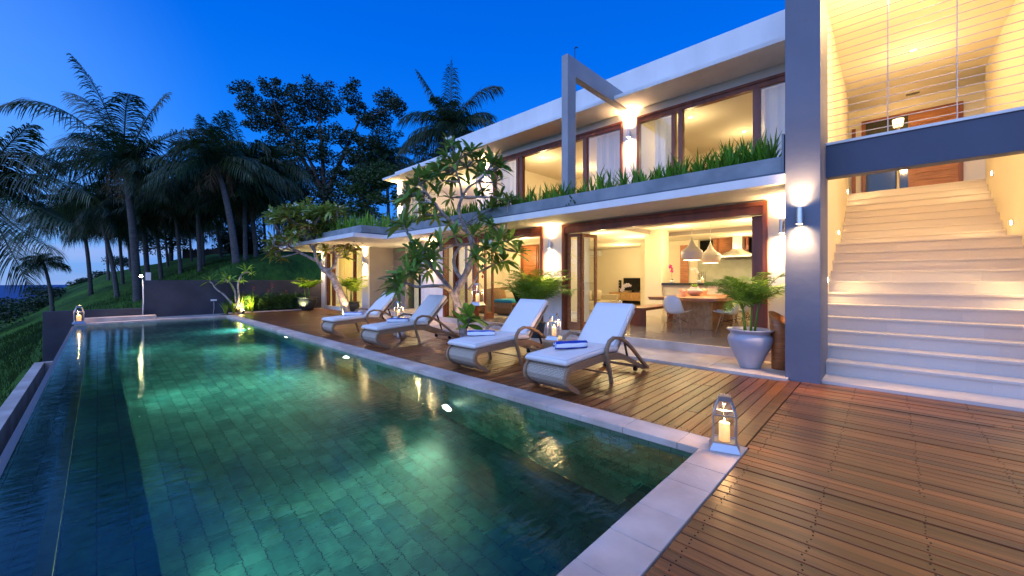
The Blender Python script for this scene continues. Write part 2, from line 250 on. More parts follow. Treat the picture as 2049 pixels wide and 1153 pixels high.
# ------------------------------------------------------------------ helpers
class MB:
    def __init__(s): s.v = []; s.f = []; s.mi = []; s.uv = {}
    def add(s, vs, fs, mi=0):
        n = len(s.v); s.v.extend([tuple(v) for v in vs]); s.f.extend([tuple(i + n for i in f) for f in fs]); s.mi.extend([mi] * len(fs)); return s
    def box(s, x0, x1, y0, y1, z0, z1, mi=0):
        x0, x1 = min(x0, x1), max(x0, x1); y0, y1 = min(y0, y1), max(y0, y1); z0, z1 = min(z0, z1), max(z0, z1)
        return s.add([(x0, y0, z0), (x1, y0, z0), (x1, y1, z0), (x0, y1, z0), (x0, y0, z1), (x1, y0, z1), (x1, y1, z1), (x0, y1, z1)],
                     [(0, 3, 2, 1), (4, 5, 6, 7), (0, 1, 5, 4), (1, 2, 6, 5), (2, 3, 7, 6), (3, 0, 4, 7)], mi)
    def bar(s, a, b, w, h, mi=0, up=(0, 0, 1)):            # box from a to b with cross-section w x h
        a = Vector(a); b = Vector(b); d = (b - a).normalized(); u = Vector(up)
        if abs(d.dot(u)) > 0.98: u = Vector((1, 0, 0))
        r = d.cross(u).normalized() * (w / 2); u = r.cross(d).normalized() * (h / 2)
        return s.add([a - r - u, a + r - u, a + r + u, a - r + u, b - r - u, b + r - u, b + r + u, b - r + u],
                     [(0, 1, 2, 3), (7, 6, 5, 4), (0, 4, 5, 1), (1, 5, 6, 2), (2, 6, 7, 3), (3, 7, 4, 0)], mi)
    def tube(s, pts, rad, n=8, mi=0, cap=True):
        pts = [Vector(p) for p in pts]; k = len(pts)
        if not hasattr(rad, '__len__'): rad = [rad] * k
        vs = []; u = None
        for i, p in enumerate(pts):
            d = (pts[min(i + 1, k - 1)] - pts[max(i - 1, 0)]).normalized()
            if u is None: u = d.orthogonal().normalized()
            u = (u - d * u.dot(d)); u = u.normalized() if u.length > 1e-5 else d.orthogonal().normalized(); w = d.cross(u)
            for j in range(n):
                a = 2 * pi * j / n; vs.append(p + (u * cos(a) + w * sin(a)) * rad[i])
        fs = [(i * n + j, i * n + (j + 1) % n, (i + 1) * n + (j + 1) % n, (i + 1) * n + j) for i in range(k - 1) for j in range(n)]
        if cap: fs.append(tuple(range(n))[::-1]); fs.append(tuple((k - 1) * n + j for j in range(n)))
        return s.add(vs, fs, mi)
    def lathe(s, prof, c=(0, 0, 0), n=28, mi=0, sx=1, sy=1):
        vs = []; k = len(prof)
        for r, z in prof:
            for j in range(n):
                a = 2 * pi * j / n; vs.append((c[0] + r * cos(a) * sx, c[1] + r * sin(a) * sy, c[2] + z))
        fs = [(i * n + j, i * n + (j + 1) % n, (i + 1) * n + (j + 1) % n, (i + 1) * n + j) for i in range(k - 1) for j in range(n)]
        return s.add(vs, fs, mi)
    def blade(s, base, tip, ctrl, w, side, n=4, mi=0, prof=None):      # a bent leaf: strip along a quadratic curve
        base = Vector(base); tip = Vector(tip); ctrl = Vector(ctrl); side = Vector(side).normalized()
        vs = []; q = len(s.v)
        for i in range(n + 1):
            t = i / n; p = base * (1 - t) ** 2 + ctrl * 2 * t * (1 - t) + tip * t * t
            ww = w * (prof(t) if prof else (sin(pi * min(1, 0.12 + t * 0.88)) ** 0.7))
            if i == n: vs.append(p)
            else: vs.append(p - side * ww * 0.5); vs.append(p + side * ww * 0.5)
        fs = [(2 * i, 2 * i + 1, 2 * i + 3, 2 * i + 2) for i in range(n - 1)] + [(2 * n - 2, 2 * n - 1, 2 * n)]
        return s.add(vs, fs, mi)
    def strip(s, pts, y0, y1, th, mi=0, uv=False):                     # thick sheet: profile (x,z) swept y0..y1
        k = len(pts); vs = []; nr = []
        for i in range(k):
            a = pts[max(i - 1, 0)]; b = pts[min(i + 1, k - 1)]; d = Vector((b[0] - a[0], b[1] - a[1])).normalized(); nr.append((-d[1], d[0]))
        for (x, z), (nx, nz_) in zip(pts, nr):
            vs += [(x, y0, z), (x, y1, z), (x + nx * th, y1, z + nz_ * th), (x + nx * th, y0, z + nz_ * th)]
        fs = []
        for i in range(k - 1):
            a = 4 * i; b = a + 4
            fs += [(a, a + 1, b + 1, b), (a + 1, a + 2, b + 2, b + 1), (a + 2, a + 3, b + 3, b + 2), (a + 3, a, b, b + 3)]
        fs += [(0, 3, 2, 1), (4 * k - 4, 4 * k - 3, 4 * k - 2, 4 * k - 1)]
        return s.add(vs, fs, mi)
    def build(s, name, m, parent=None, smooth=False, bevel=0, uvbox=False, local=False):
        me = bpy.data.meshes.new(name); vs = s.v
        if parent is not None and not local:
            o_ = parent_origin(parent); vs = [(v[0] - o_[0], v[1] - o_[1], v[2] - o_[2]) for v in vs]
        me.from_pydata(vs, [], s.f)
        ms = m if isinstance(m, (list, tuple)) else [m]
        for q in ms: me.materials.append(M[q] if isinstance(q, str) else q)
        if len(ms) > 1: me.polygons.foreach_set('material_index', s.mi)
        if smooth: me.polygons.foreach_set('use_smooth', [True] * len(me.polygons))
        if uvbox:
            uv = me.uv_layers.new(name='UVMap')
            for p in me.polygons:
                n = p.normal
                for li in p.loop_indices:
                    v = me.vertices[me.loops[li].vertex_index].co
                    if abs(n.y) > 0.6: c_ = (v.x, v.z)
                    elif abs(n.z) > 0.75: c_ = (v.y, v.x)
                    else: c_ = (v.y, v.z)
                    uv.data[li].uv = c_
        me.update(); ob = bpy.data.objects.new(name, me); C.objects.link(ob)
        if parent is not None: ob.parent = parent
        if bevel:
            b = ob.modifiers.new('bevel', 'BEVEL'); b.width = bevel; b.segments = 2; b.limit_method = 'ANGLE'
        return ob
def parent_origin(o):
    v = Vector((0, 0, 0))
    while o is not None: v += Vector(o.location); o = o.parent
    return v
def thing(name, label, cat, loc=(0, 0, 0), rz=0.0, group=None):
    o = bpy.data.objects.new(name, None); C.objects.link(o); o.location = loc; o.rotation_euler = (0, 0, rz); o.empty_display_size = 0.1
    o['label'] = label; o['category'] = cat
    if group: o['group'] = group
    return o
def tag(o, label, cat, group=None, kind=None):
    o['label'] = label; o['category'] = cat
    if group: o['group'] = group
    if kind: o['kind'] = kind
    return o
def struct(o, label=None):
    o['kind'] = 'structure'
    if label: o['label'] = label
    return o
def dup(root, loc, rz, label=None, scale=None):
    r = root.copy(); C.objects.link(r); r.location = loc; r.rotation_euler = (0, 0, rz)
    if label: r['label'] = label
    if scale: r.scale = (scale,) * 3
    def rec(src, dst):
        for ch in list(src.children):
            c_ = ch.copy(); C.objects.link(c_); c_.parent = dst; rec(ch, c_)
    rec(root, r); return r
def light(kind, loc, power, col=WARM, size=0.03, name='lamp_light', parent=None, spot=None, blend=0.6, d=None):
    l = bpy.data.lights.new(name, kind); l.energy = power; l.color = col
    if kind in ('POINT', 'SPOT'): l.shadow_soft_size = size
    if kind == 'SPOT': l.spot_size = radians(spot); l.spot_blend = blend
    o = bpy.data.objects.new(name, l); C.objects.link(o); o.location = loc
    if d: o.rotation_euler = Vector(d).to_track_quat('-Z', 'Y').to_euler()
    if parent is not None:
        o.parent = parent; o.location = Vector(loc) - parent_origin(parent)
    return o
rnd = random.uniform

# ================================================================== GROUND, SEA, TERRAIN
CRX = [-300, 0, 83, 147, 211, 286, 361, 430, 500, 560, 700, 900, 1200, 2200]
CRY = [690, 620, 594, 568, 547, 531, 517, 508, 506, 500, 500, 505, 520, 540]
NRX = [-300, 0, 100, 182, 277, 380, 469, 560, 800, 1200, 2200]
NRZ = [-2.6, -1.9, -1.1, -0.6, -0.25, 0.9, 1.8, 2.1, 2.3, 2.5, 2.5]
def interp(x, xs, ys):
    if x <= xs[0]: return ys[0]
    for i in range(len(xs) - 1):
        if x <= xs[i + 1]:
            t = (x - xs[i]) / (xs[i + 1] - xs[i]); return ys[i] + (ys[i + 1] - ys[i]) * t
    return ys[-1]
def terr(x, y):
    d = x * F[0] + y * F[1]; a = x * R[0] + y * R[1]
    px = 1024.5 + FP * a / max(d, 1.5)
    px = max(-300, min(2200, px))
    dc = 42.0
    zc = EYE + dc * (560 - interp(px, CRX, CRY)) / FP; zn = interp(px, NRX, NRZ)
    if d < 18: z = zn - (18 - max(d, 0)) * 0.02
    elif d < dc:
        t = (d - 18) / (dc - 18); z = zn + (zc - zn) * (t ** 0.9)
    else:
        q = d - dc; z = zc - 0.004 * q * q - 0.03 * q
    z += 0.10 * sin(x * 0.9 + 1.3) * sin(y * 0.7) + 0.05 * sin(x * 2.3) * cos(y * 1.9)
    z = max(z, -46)
    if x > -1.0 and y < 20.5: z = min(z, -2.4)
    elif x > -1.6 and y < 19.2: z = min(z, -1.1)
    if x > 1.0 and 20.5 <= y < 24: z = min(z, -0.4 + (y - 20.2) * 0.9)
    return z
def terrain():
    def axis(lo, hi):
        v = []; x = lo
        while x < hi:
            v.append(x); ax = abs(x) if x < 0 else max(0, x - 12)
            x += 0.35 if ax < 8 else (0.8 if ax < 35 else (3 if ax < 110 else 14))
        v.append(hi); return v
    xs = axis(-160, 190); ys = [y for y in axis(-60, 300)]
    m = MB(); nx = len(xs)
    m.v = [(x, y, terr(x, y)) for y in ys for x in xs]
    m.f = [(j * nx + i, j * nx + i + 1, (j + 1) * nx + i + 1, (j + 1) * nx + i) for j in range(len(ys) - 1) for i in range(nx - 1)]
    m.mi = [0] * len(m.f)
    return struct(m.build('hillside', 'lawn', smooth=True))
terrain()
sea = MB().add([(-4000, -3000, -42), (4000, -3000, -42), (4000, 5200, -42), (-4000, 5200, -42)], [(0, 1, 2, 3)]).build('sea', 'sea'); struct(sea)

# ================================================================== POOL
WZ = -0.055; FZ = -1.45
PX0, PX1, PY0, PY1 = -0.48, 3.32, 1.10, 17.85
m = MB(); m.add([(0.24, PY0, FZ), (PX1, PY0, FZ), (PX1, PY1, FZ), (0.24, PY1, FZ)], [(0, 1, 2, 3)]); struct(m.build('pool_floor', 'tilef'))
m = MB()
m.box(PX1, PX1 + 0.02, PY0, PY1, FZ, 0.0 - 0.06)                                     # right long wall
m.box(0.20, 0.24, PY0, PY1, FZ, -0.47)                                              # riser below the bench
m.box(-0.20, -0.18, PY0, PY1, -0.45, -0.10)
struct(m.build('pool_wall', 'tilew'))
m = MB(); m.box(-0.18, 0.24, PY0, PY1, -0.47, -0.45); m.box(PX0, -0.20, PY0 - 0.3, PY1, -0.10, -0.085)
struct(m.build('pool_bench', 'tilef'))
m = MB(); m.box(PX0, PX1, PY0 - 0.02, PY0, FZ, -0.06); m.box(PX0, PX1, PY1, PY1 + 0.02, FZ, -0.06)
m.box(0.24, PX1, PY0, PY0 + 0.5, FZ, -0.95)
struct(m.build('pool_end_wall', 'tilew2'))
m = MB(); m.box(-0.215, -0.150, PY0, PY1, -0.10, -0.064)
M['trim'] = mat('edge_glow_paint', (0.66, 0.78, 0.34), 0.6, col2=(0.5, 0.62, 0.22), nscale=4); struct(m.build('pool_edge_glow_strip', 'trim'))  # wall edge glowing in the pool light, that glow put into the pale green
m = MB(); m.add([(PX0 + 0.0, PY0 - 0.28, WZ), (PX1, PY0 - 0.28, WZ), (PX1, PY1, WZ), (PX0, PY1, WZ)], [(0, 1, 2, 3)]); struct(m.build('pool_water', 'water'))
m = MB(); m.box(PX0 - 0.06, PX0 + 0.001, -2, PY1 + 0.3, -2.2, WZ - 0.012); struct(m.build('infinity_wall', 'concdark'))
# coping tiles
m = MB(); y = 0.82; k = 0
while y < 18.2:
    y2 = min(y + rnd(0.42, 0.5), 18.2); m.box(PX1 - 0.0, 3.61, y, y2 - 0.004, -0.075, 0.0 + rnd(-0.0015, 0.0015)); y = y2
x = PX1 - 0.002
while x > -1.0:
    x2 = max(x - rnd(0.30, 0.42), -1.0); m.box(x2 + 0.004, x, 0.82, PY0, -0.075, rnd(-0.0015, 0.0015)); x = x2
x = PX1 - 0.002
while x > -0.5:
    x2 = max(x - rnd(0.4, 0.5), -0.5); m.box(x2 + 0.004, x, PY1, 18.2, -0.075, rnd(-0.0015, 0.0015)); x = x2
cop = m.build('pool_coping', 'stone', bevel=0.004); struct(cop)
# catch basin on the drop side
m = MB(); m.box(-1.03, -0.87, 2.0, 14.55, -1.5, -0.60); m.box(-0.87, PX0 - 0.06, 14.4, 14.55, -1.5, -0.60); struct(m.build('catch_basin_kerb', 'stone', bevel=0.006))
struct(MB().box(-0.87, PX0 - 0.06, 2.0, 14.4, -1.5, -1.02).build('catch_basin_floor', 'concdark'))
m = MB()
for i in range(900):
    cx_, cy_ = rnd(-0.84, -0.58), rnd(3.0, 14.3); r_ = rnd(0.035, 0.075); zz = -1.0 + rnd(0, 0.07)
    a0 = rnd(0, 3); st = rnd(0.6, 0.9)
    m.lathe([(0.001, r_ * 0.55), (r_ * 0.6, r_ * 0.45), (r_, 0), (r_ * 0.6, -r_ * 0.45)], (cx_, cy_, zz), 7, sx=1, sy=st)
tag(m.build('pebbles', 'pebble', smooth=True), 'dark rounded pebbles filling the overflow channel', 'pebbles', kind='stuff')

# pool lamps: lit discs set in the wall below the water line
for (yy, zz, pw, lb) in ((4.37, -1.10, 190, 'nearest underwater lamp, a round glowing disc in the pool wall'), (7.5, -0.42, 240, 'middle underwater lamp in the pool wall opposite the loungers'), (11.05, -0.40, 240, 'farthest underwater lamp in the pool wall')):
    t = thing('pool_lamp', lb, 'pool lamp', (PX1, yy, zz), 0, 'round lamps set in the pool wall')
    MB().tube([(PX1 + 0.005, yy, zz), (PX1 - 0.03, yy, zz)], 0.10, 20).build('bezel', 'steel', t)
    MB().tube([(PX1 - 0.031, yy, zz), (PX1 - 0.036, yy, zz)], 0.082, 20).build('lens', 'poole', t)
    light('SPOT', (PX1 - 0.05, yy, zz), pw, (0.88, 1.0, 0.66), 0.05, parent=t, spot=66 if yy < 5 else 150, blend=0.9, d=(-0.85, -0.60, 0.0) if yy < 5 else (-1, -0.12, -0.12))
    if yy < 5: light('SPOT', (PX1 - 0.05, yy, zz), 38, (0.88, 1.0, 0.66), 0.05, parent=t, spot=160, blend=0.9, d=(-0.85, -0.3, 0.5))
for (yy, pw) in ((14.6, 160),):
    t = thing('pool_lamp', 'underwater lamp low in the pool wall, ' + ('by the near corner' if yy < 3 else 'by the far planting'), 'pool lamp', (PX1, yy, -1.2), 0, 'round lamps set in the pool wall')
    MB().tube([(PX1 + 0.005, yy, -1.2), (PX1 - 0.03, yy, -1.2)], 0.10, 20).build('bezel', 'steel', t)
    MB().tube([(PX1 - 0.031, yy, -1.2), (PX1 - 0.036, yy, -1.2)], 0.06, 20).build('lens', 'poole', t)
    light('SPOT', (PX1 - 0.05, yy, -1.2), pw, (0.5, 1.0, 0.85), 0.05, parent=t, spot=165, blend=0.8, d=(-1, 0.2, -0.05))

for k, yy in enumerate((3.3, 7.6, 12.2)):  # added lamps, out of view, that light the pool floor evenly
    t = thing('pool_lamp', ('nearest', 'middle', 'farthest')[k] + ' added unseen underwater lamp on the ledge step along the left side of the pool', 'pool lamp', (0.24, yy, -0.85), 0, 'round lamps set in the pool wall')
    MB().tube([(0.235, yy, -0.85), (0.243, yy, -0.85)], 0.10, 20).build('bezel', 'steel', t)
    MB().tube([(0.2431, yy, -0.85), (0.2445, yy, -0.85)], 0.06, 20).build('lens', 'poole', t)
    light('SPOT', (0.27, yy, -0.85), 34, (0.55, 1.0, 0.72), 0.05, parent=t, spot=165, blend=0.8, d=(1, 0.0, -0.02))
# ================================================================== DECK
m = MB(); y = 1.07                                                       # boards running from the pool to the house
nails = MB()
def nail(x, y): nails.lathe([(0.0001, 0.0026), (0.0045, 0.0022), (0.005, 0.0)], (x, y, 0.0), 6)
while y < 19.15:
    w = 0.112; x1 = 6.30 if y < 14.3 else 7.36
    cuts = sorted([rnd(4.1, x1 - 0.5) for _ in range(random.choice((0, 1, 1)))]); xs = [3.616] + cuts + [x1]
    for a, b in zip(xs[:-1], xs[1:]): m.box(a, b - 0.003, y, y + w - 0.009, -0.025, -0.004 + rnd(-0.002, 0.002))
    if y < 9:
        for xx in (3.68, 4.2, 4.8, 5.4, 6.0):
            nail(xx, y + 0.025); nail(xx, y + 0.08)
    y += w
struct(m.build('wood_deck_across', 'deckx', bevel=0.003))
m = MB()
for a, b in ((0.845, 0.95), (0.955, 1.065)): m.box(3.616, 6.42, a, b, -0.025, -0.003)           # border boards to the pillar
x = -3.0
while x < 6.5:
    w = 0.086
    ys = [-6, -2.2 + rnd(-1, 1), 0.835 if x + w < 20 else 0]
    top = 0.812 if x < 3.6 else 0.838
    ys = [-6.0, rnd(-3, -0.6), top]
    for a, b in zip(ys[:-1], ys[1:]): m.box(x, x + w - rnd(0.004, 0.011), a, b - 0.003, -0.025, -0.004 + rnd(-0.003, 0.003))
    if x > 0.5:
        for yy in (0.74, 0.3, -0.15, -0.6, -1.05): nail(x + 0.02, yy + rnd(-.01, .01)); nail(x + 0.058, yy + rnd(-.01, .01))
    x += w
struct(m.build('wood_deck_along', 'decky', bevel=0.003))
for n_ in nails.v[:0]: pass
nails.v = [(a, b, c_ - 0.0035) for a, b, c_ in nails.v]; struct(nails.build('deck_nails', 'black'))
struct(MB().box(PX1 + 0.02, 7.4, 0.8, 19.2, -0.4, -0.027).box(-3.2, 7.4, -7, 0.8, -0.4, -0.027).build('deck_base', 'soil'))
# limestone apron between deck and house
m = MB(); y = 0.98
while y < 14.3:
    y2 = min(y + 1.02, 14.3)
    m.box(6.345, 7.49, y, y2 - 0.005, -0.02, 0.03); y = y2
struct(m.build('terrace_paving', 'stone', bevel=0.004))

# ================================================================== HOUSE
V = thing('villa', 'two storey modern white villa with flat roof and big open glass fronts beside the pool', 'house', (7.5, 6.0, 0.0))
def part(name, mm, mname, **k):
    if 'frame' in name and name != 'kitchen_window_frame' or 'window' == name[-6:] or name in ('hall_door', 'staircase', 'portal_frame', 'wardrobe') or any(len(f) != 4 for f in mm.f) or len(mm.v) * 6 != len(mm.f) * 8: return mm.build(name, mname, V, **k)
    o = None
    for i in range(len(mm.v) // 8):                       # every box of a wall or trim is a part of its own
        q = MB(); q.add(mm.v[8 * i:8 * i + 8], [tuple(a - 8 * i for a in f) for f in mm.f[6 * i:6 * i + 6]]); o = q.build(name, mname, V, **k)
    return o
part('pillar', MB().box(6.44, 7.30, 0.64, 1.02, -0.02, 6.9), 'grey', bevel=0.004)
# ground floor slab
part('floor_slab', MB().box(7.52, 17.0, 0.9, 11.9, 0.0, 0.18), 'floor')
part('threshold', MB().box(7.47, 7.52, 1.02, 14.2, -0.02, 0.182).box(7.52, 9, 11.95, 14.2, -0.02, 0.18), 'stone')
# ground floor outer walls
m = MB()
m.box(7.50, 7.75, 0.90, 1.42, 0.18, 2.66)          # pier by the pillar
m.box(7.50, 7.75, 5.50, 6.12, 0.0, 2.66)           # pier between the two openings
m.box(7.50, 7.75, 10.10, 11.38, 0.0, 2.66)
m.box(7.50, 7.75, 1.42, 5.50, 2.632, 2.66); m.box(7.50, 7.75, 6.12, 10.10, 2.632, 2.66)
part('outer_wall', m, 'white')
m = MB(); m.box(7.44, 8.50, 14.94, 15.50, -0.02, 2.66); m.box(8.50, 8.62, 14.0, 15.2, 0, 2.66)   # side wall of the far wing
part('side_wall', m, 'greylow')
m = MB(); m.box(7.40, 7.44, 14.90, 15.50, -0.02, 2.66); m.box(7.40, 7.62, 19.2, 19.7, -0.02, 2.66); m.box(7.44, 7.62, 15.5, 19.2, -0.02, 0.14)
part('far_wing_wall', m, 'white')
part('passage_wall', MB().box(8.9, 9.0, 11.38, 14.0, 0.18, 2.66).box(7.75, 9.0, 11.38, 11.9, 0.18, 2.66), 'yellow')
# interior
m = MB(); m.box(16.8, 17.0, 5.0, 11.9, 0.18, 3.0); m.box(11.9, 16.8, 11.0, 11.2, 0.18, 3.0); m.box(12.4, 12.95, 5.24, 5.80, 0.18, 3.0)
m.box(7.75, 11.7, 5.85, 5.98, 0.18, 2.95) if False else None
m.box(7.75, 17.0, 0.78, 0.92, 0.18, 3.0)
m.box(15.0, 15.2, 0.92, 5.0, 0.18, 2.10); m.box(15.0, 15.2, 5.0, 7.2, 0.18, 3.0)
part('inner_wall', m, 'cream')
part('lounge_wall', MB().box(11.7, 11.85, 7.6, 11.95, 0.18, 2.95).box(7.75, 11.7, 11.75, 11.9, 0.18, 2.95), 'cream')
m = MB(); m.box(8.4, 13.4, 0.92, 5.65, 2.95, 3.0); m.box(7.75, 8.4, 0.9, 11.9, 2.70, 2.98); m.box(13.4, 17.0, 0.9, 11.9, 2.80, 2.98); m.box(8.4, 13.4, 5.65, 11.9, 2.80, 2.98)
part('ceiling', m, 'cream')
part('ceiling_cove', MB().box(13.38, 13.399, 0.95, 5.64, 2.83, 2.945).box(8.4, 13.38, 5.63, 5.649, 2.83, 2.945), 'greylow')
part('kitchen_splashback', MB().box(14.97, 14.998, 0.93, 5.0, 1.0, 2.08), 'splash')
part('kitchen_window', MB().box(15.6, 15.7, 0.9, 5.2, 1.9, 3.0), 'black')
mk = MB()
for yy in (1.6, 2.75, 3.4, 4.3): mk.box(15.0, 15.1, yy, yy + 0.08, 2.10, 2.9)
part('kitchen_window_frame', mk, 'woodred')
part('kitchen_shutter', MB().box(15.02, 15.06, 3.75, 4.5, 2.12, 2.85), 'woodor')
part('kitchen_door', MB().box(14.9, 14.96, 5.32, 5.6, 0.2, 2.62), 'woodor')
o_ = part('bar_counter', MB().box(12.5, 12.75, 1.0, 5.24, 0.18, 1.18), 'cream'); 
MB().box(12.38, 12.95, 1.0, 5.24, 1.18, 1.25).build('counter_top', 'darktop', o_)
# lower roof: white band, planter, soil
m = MB(); m.box(6.40, 9.5, 1.02, 11.75, 2.66, 2.79); m.box(5.35, 9.5, 11.75, 19.9, 2.66, 2.79); part('lower_roof_band', m, 'white', bevel=0.004)
m = MB(); m.box(6.47, 9.5, 1.02, 11.82, 2.79, 2.83); m.box(5.6, 9.5, 11.82, 19.8, 2.79, 2.83); part('shadow_gap', m, 'concdark')
m = MB(); m.box(6.50, 6.62, 1.07, 11.80, 2.83, 3.05); m.box(5.62, 5.74, 11.80, 19.8, 2.83, 3.05); m.box(5.74, 6.62, 11.80, 11.92, 2.83, 3.05); m.box(6.50, 6.62, 1.04, 1.07, 2.83, 3.36)
part('planter_box', m, 'concrete', bevel=0.005)
m = MB(); m.box(6.62, 9.5, 1.02, 19.8, 2.83, 2.98); m.box(5.74, 6.62, 11.92, 19.8, 2.83, 2.98); part('roof_soil', m, 'soil')
# frame portal: post standing in the planter and its beam
part('portal_frame', MB().box(6.70, 6.99, 4.80, 4.955, 2.99, 6.03).box(6.99, 9.25, 4.80, 4.955, 5.645, 6.03), 'greylight', bevel=0.003)
# upper floor
m = MB(); m.box(9.5, 14.2, 0.92, 16.0, 2.98, 3.06); part('upper_floor', m, 'oak')
m = MB()
m.box(9.5, 9.7, 4.62, 5.06, 3.06, 5.70); m.box(9.5, 9.7, 9.90, 10.75, 3.06, 5.70); m.box(9.5, 9.7, 0.92, 4.62, 5.49, 5.70); m.box(9.5, 9.7, 5.06, 9.9, 5.49, 5.70); m.box(9.3, 9.75, 15.55, 16.0, 2.98, 5.70)
part('upper_wall', m, 'white')
m = MB(); m.box(14.0, 14.2, 0.92, 16.0, 3.06, 5.7); m.box(9.7, 14.0, 4.75, 4.87, 3.06, 5.7); m.box(9.7, 14.0, 10.2, 10.35, 3.06, 5.7); m.box(9.7, 14.0, 15.8, 15.95, 3.06, 5.7)
part('upper_inner_wall', m, 'cream')
part('upper_ceiling', MB().box(9.7, 14.2, 0.92, 16.0, 5.60, 5.70), 'cream')
m = MB(); m.box(8.60, 14.4, 0.90, 16.04, 5.70, 5.785); part('roof_slab', m, 'white', bevel=0.003)
m = MB(); m.box(9.20, 14.3, 0.90, 11.70, 5.785, 6.60); m.box(9.20, 14.3, 11.70, 16.04, 5.785, 6.18); part('roof_parapet', m, 'white', bevel=0.004)
# stair hall
m = MB(); m.box(7.30, 13.3, 0.76, 0.90, -0.02, 6.0); part('hall_wall', m, 'cream')
m = MB(); m.box(7.0, 13.3, -1.70, -1.52, -0.02, 6.0); m.box(14.45, 14.6, -2.6, 1.6, 3.5, 6.0); m.box(13.3, 14.45, 1.5, 1.6, 3.5, 6.0); m.box(13.3, 14.45, -2.6, -2.5, 3.5, 6.0)
part('hall_wall', m, 'cream')
part('hall_ceiling', MB().box(6.44, 13.3, -2.6, 0.90, 6.0, 6.12).box(13.3, 14.6, -2.6, 1.6, 6.0, 6.12), 'cream')
part('hall_roof', MB().box(7.30, 14.6, -2.6, 0.90, 6.121, 6.9), 'white')
part('hall_floor', MB().box(13.31, 14.45, -2.5, 1.5, 3.3, 3.545), 'floor')
part('hall_beam', MB().box(7.10, 7.30, -1.9, 0.64, 2.79, 3.24), 'stripblue', bevel=0.003)
part('beam_cap', MB().box(7.08, 7.32, -1.9, 0.64, 3.24, 3.275), 'white')
# stairs
m = MB(); m.box(6.55, 7.05, -2.6, 0.64, -0.02, 0.03)
for k in range(11):
    xs = 7.05 + 0.30 * k; z1 = 0.03 + 0.185 * (k + 1); xe = xs + 0.30 if k < 10 else 11.2
    yl = 0.638 if xs < 7.3 else 0.759
    cu = [-1.519] + sorted((rnd(-1.0, -0.7), rnd(-0.2, 0.1))) + [yl]
    for a, b in zip(cu[:-1], cu[1:]): m.box(xs, xe - 0.0004, a, b - 0.0003, z1 - 0.185 - (0.6 if k else 0), z1 - 0.032); m.box(xs - 0.016, xe - 0.0004, a, b - 0.0003, z1 - 0.0318, z1)
for k in range(8):
    xs = 11.2 + 0.30 * k; z1 = 2.065 + 0.185 * (k + 1)
    m.box(xs, xs + 0.2996, -1.519, 0.759, z1 - 0.8, z1 - 0.032); m.box(xs - 0.016, xs + 0.2996, -1.5188, 0.7588, z1 - 0.0318, z1)
part('staircase', m, 'terrazzo', bevel=0.0012)
# hall door at the top of the stairs: glass leaf and panelled leaf
fr = part('hall_door', MB().box(14.38, 14.45, 0.46, 0.54, 3.545, 5.66).box(14.38, 14.45, -1.30, -1.22, 3.545, 5.66).box(14.38, 14.45, -1.22, 0.46, 5.58, 5.66).box(14.38, 14.45, 0.66, 0.74, 3.545, 5.5), 'woodred')
dl = MB().box(14.40, 14.44, -1.22, -0.36, 3.55, 5.58)
for k in range(10): dl.box(14.375, 14.40, -1.10, -0.48, 3.7 + k * 0.18, 3.7 + k * 0.18 + 0.16)
dl.build('door_leaf', 'woodor', fr)
MB().box(14.41, 14.43, -0.36, 0.46, 3.55, 5.58).build('door_glass', mat('night_glass', (0.01, 0.014, 0.01), 0.06, spec=0.8), fr)

# timber frames ------------------------------------------------------
def frame_front(name, x, y0, y1, z0, z1, t=0.07, d=0.14, mulls=(), head=0.0, mm='woodred', sill=False):
    m = MB(); m.box(x, x + d, y0, y0 + t, z0, z1); m.box(x, x + d, y1 - t, y1, z0, z1); m.box(x, x + d, y0 + t, y1 - t, z1 - t, z1)
    if head: m.box(x + 0.02, x + d - 0.01, y0 + t, y1 - t, z1 - t - head, z1 - t - 0.001)
    if sill: m.box(x, x + d, y0 + t, y1 - t, z0, z0 + 0.05)
    for a, b in mulls: m.box(x + 0.01, x + d - 0.01, a, b, z0, z1 - t - head - 0.001)
    return part(name, m, mm, bevel=0.003)
f1 = frame_front('folding_door_frame', 7.46, 1.42, 5.52, 0.183, 2.632, 0.07, 0.2, head=0.13)
f2 = frame_front('lounge_door_frame', 7.46, 6.10, 10.12, 0.183, 2.632, 0.07, 0.2, head=0.13, mulls=((8.62, 8.72), (9.55, 9.62)))
w1 = frame_front('upper_window', 9.44, 0.95, 4.64, 3.06, 5.49, 0.06, 0.16, mulls=((3.68, 3.76), (3.50, 3.60), (1.93, 2.06)), head=0.10, sill=True)
w2 = frame_front('upper_window', 9.44, 5.04, 9.92, 3.06, 5.49, 0.06, 0.16, mulls=((6.13, 6.25), (8.56, 8.68), (8.74, 8.83)), head=0.10, sill=True)
w3 = frame_front('upper_window', 9.44, 10.75, 15.6, 3.06, 5.70, 0.05, 0.12, mulls=((14.6, 14.66),), mm='white')
w4 = frame_front('wing_window', 7.46, 15.5, 19.2, 0.141, 2.655, 0.08, 0.14, mulls=((16.35, 16.45), (18.5, 18.62)))
for w_, spans, x_, z0_, z1_ in ((w1, ((1.0, 1.93), (3.76, 4.58)), 9.5, 3.12, 5.33), (w2, ((5.1, 6.13), (8.83, 9.86)), 9.5, 3.12, 5.33), (w3, ((14.66, 15.55), (10.8, 14.6)), 9.5, 3.06, 5.64),
                                (w4, ((15.58, 16.35), (18.62, 19.12)), 7.53, 0.15, 2.57), (f2, ((8.72, 9.55), (9.62, 10.05)), 7.56, 0.2, 2.43)):
    for a, b in spans: MB().box(x_, x_ + 0.008, a, b, z0_, z1_).build('pane', 'glass', w_)
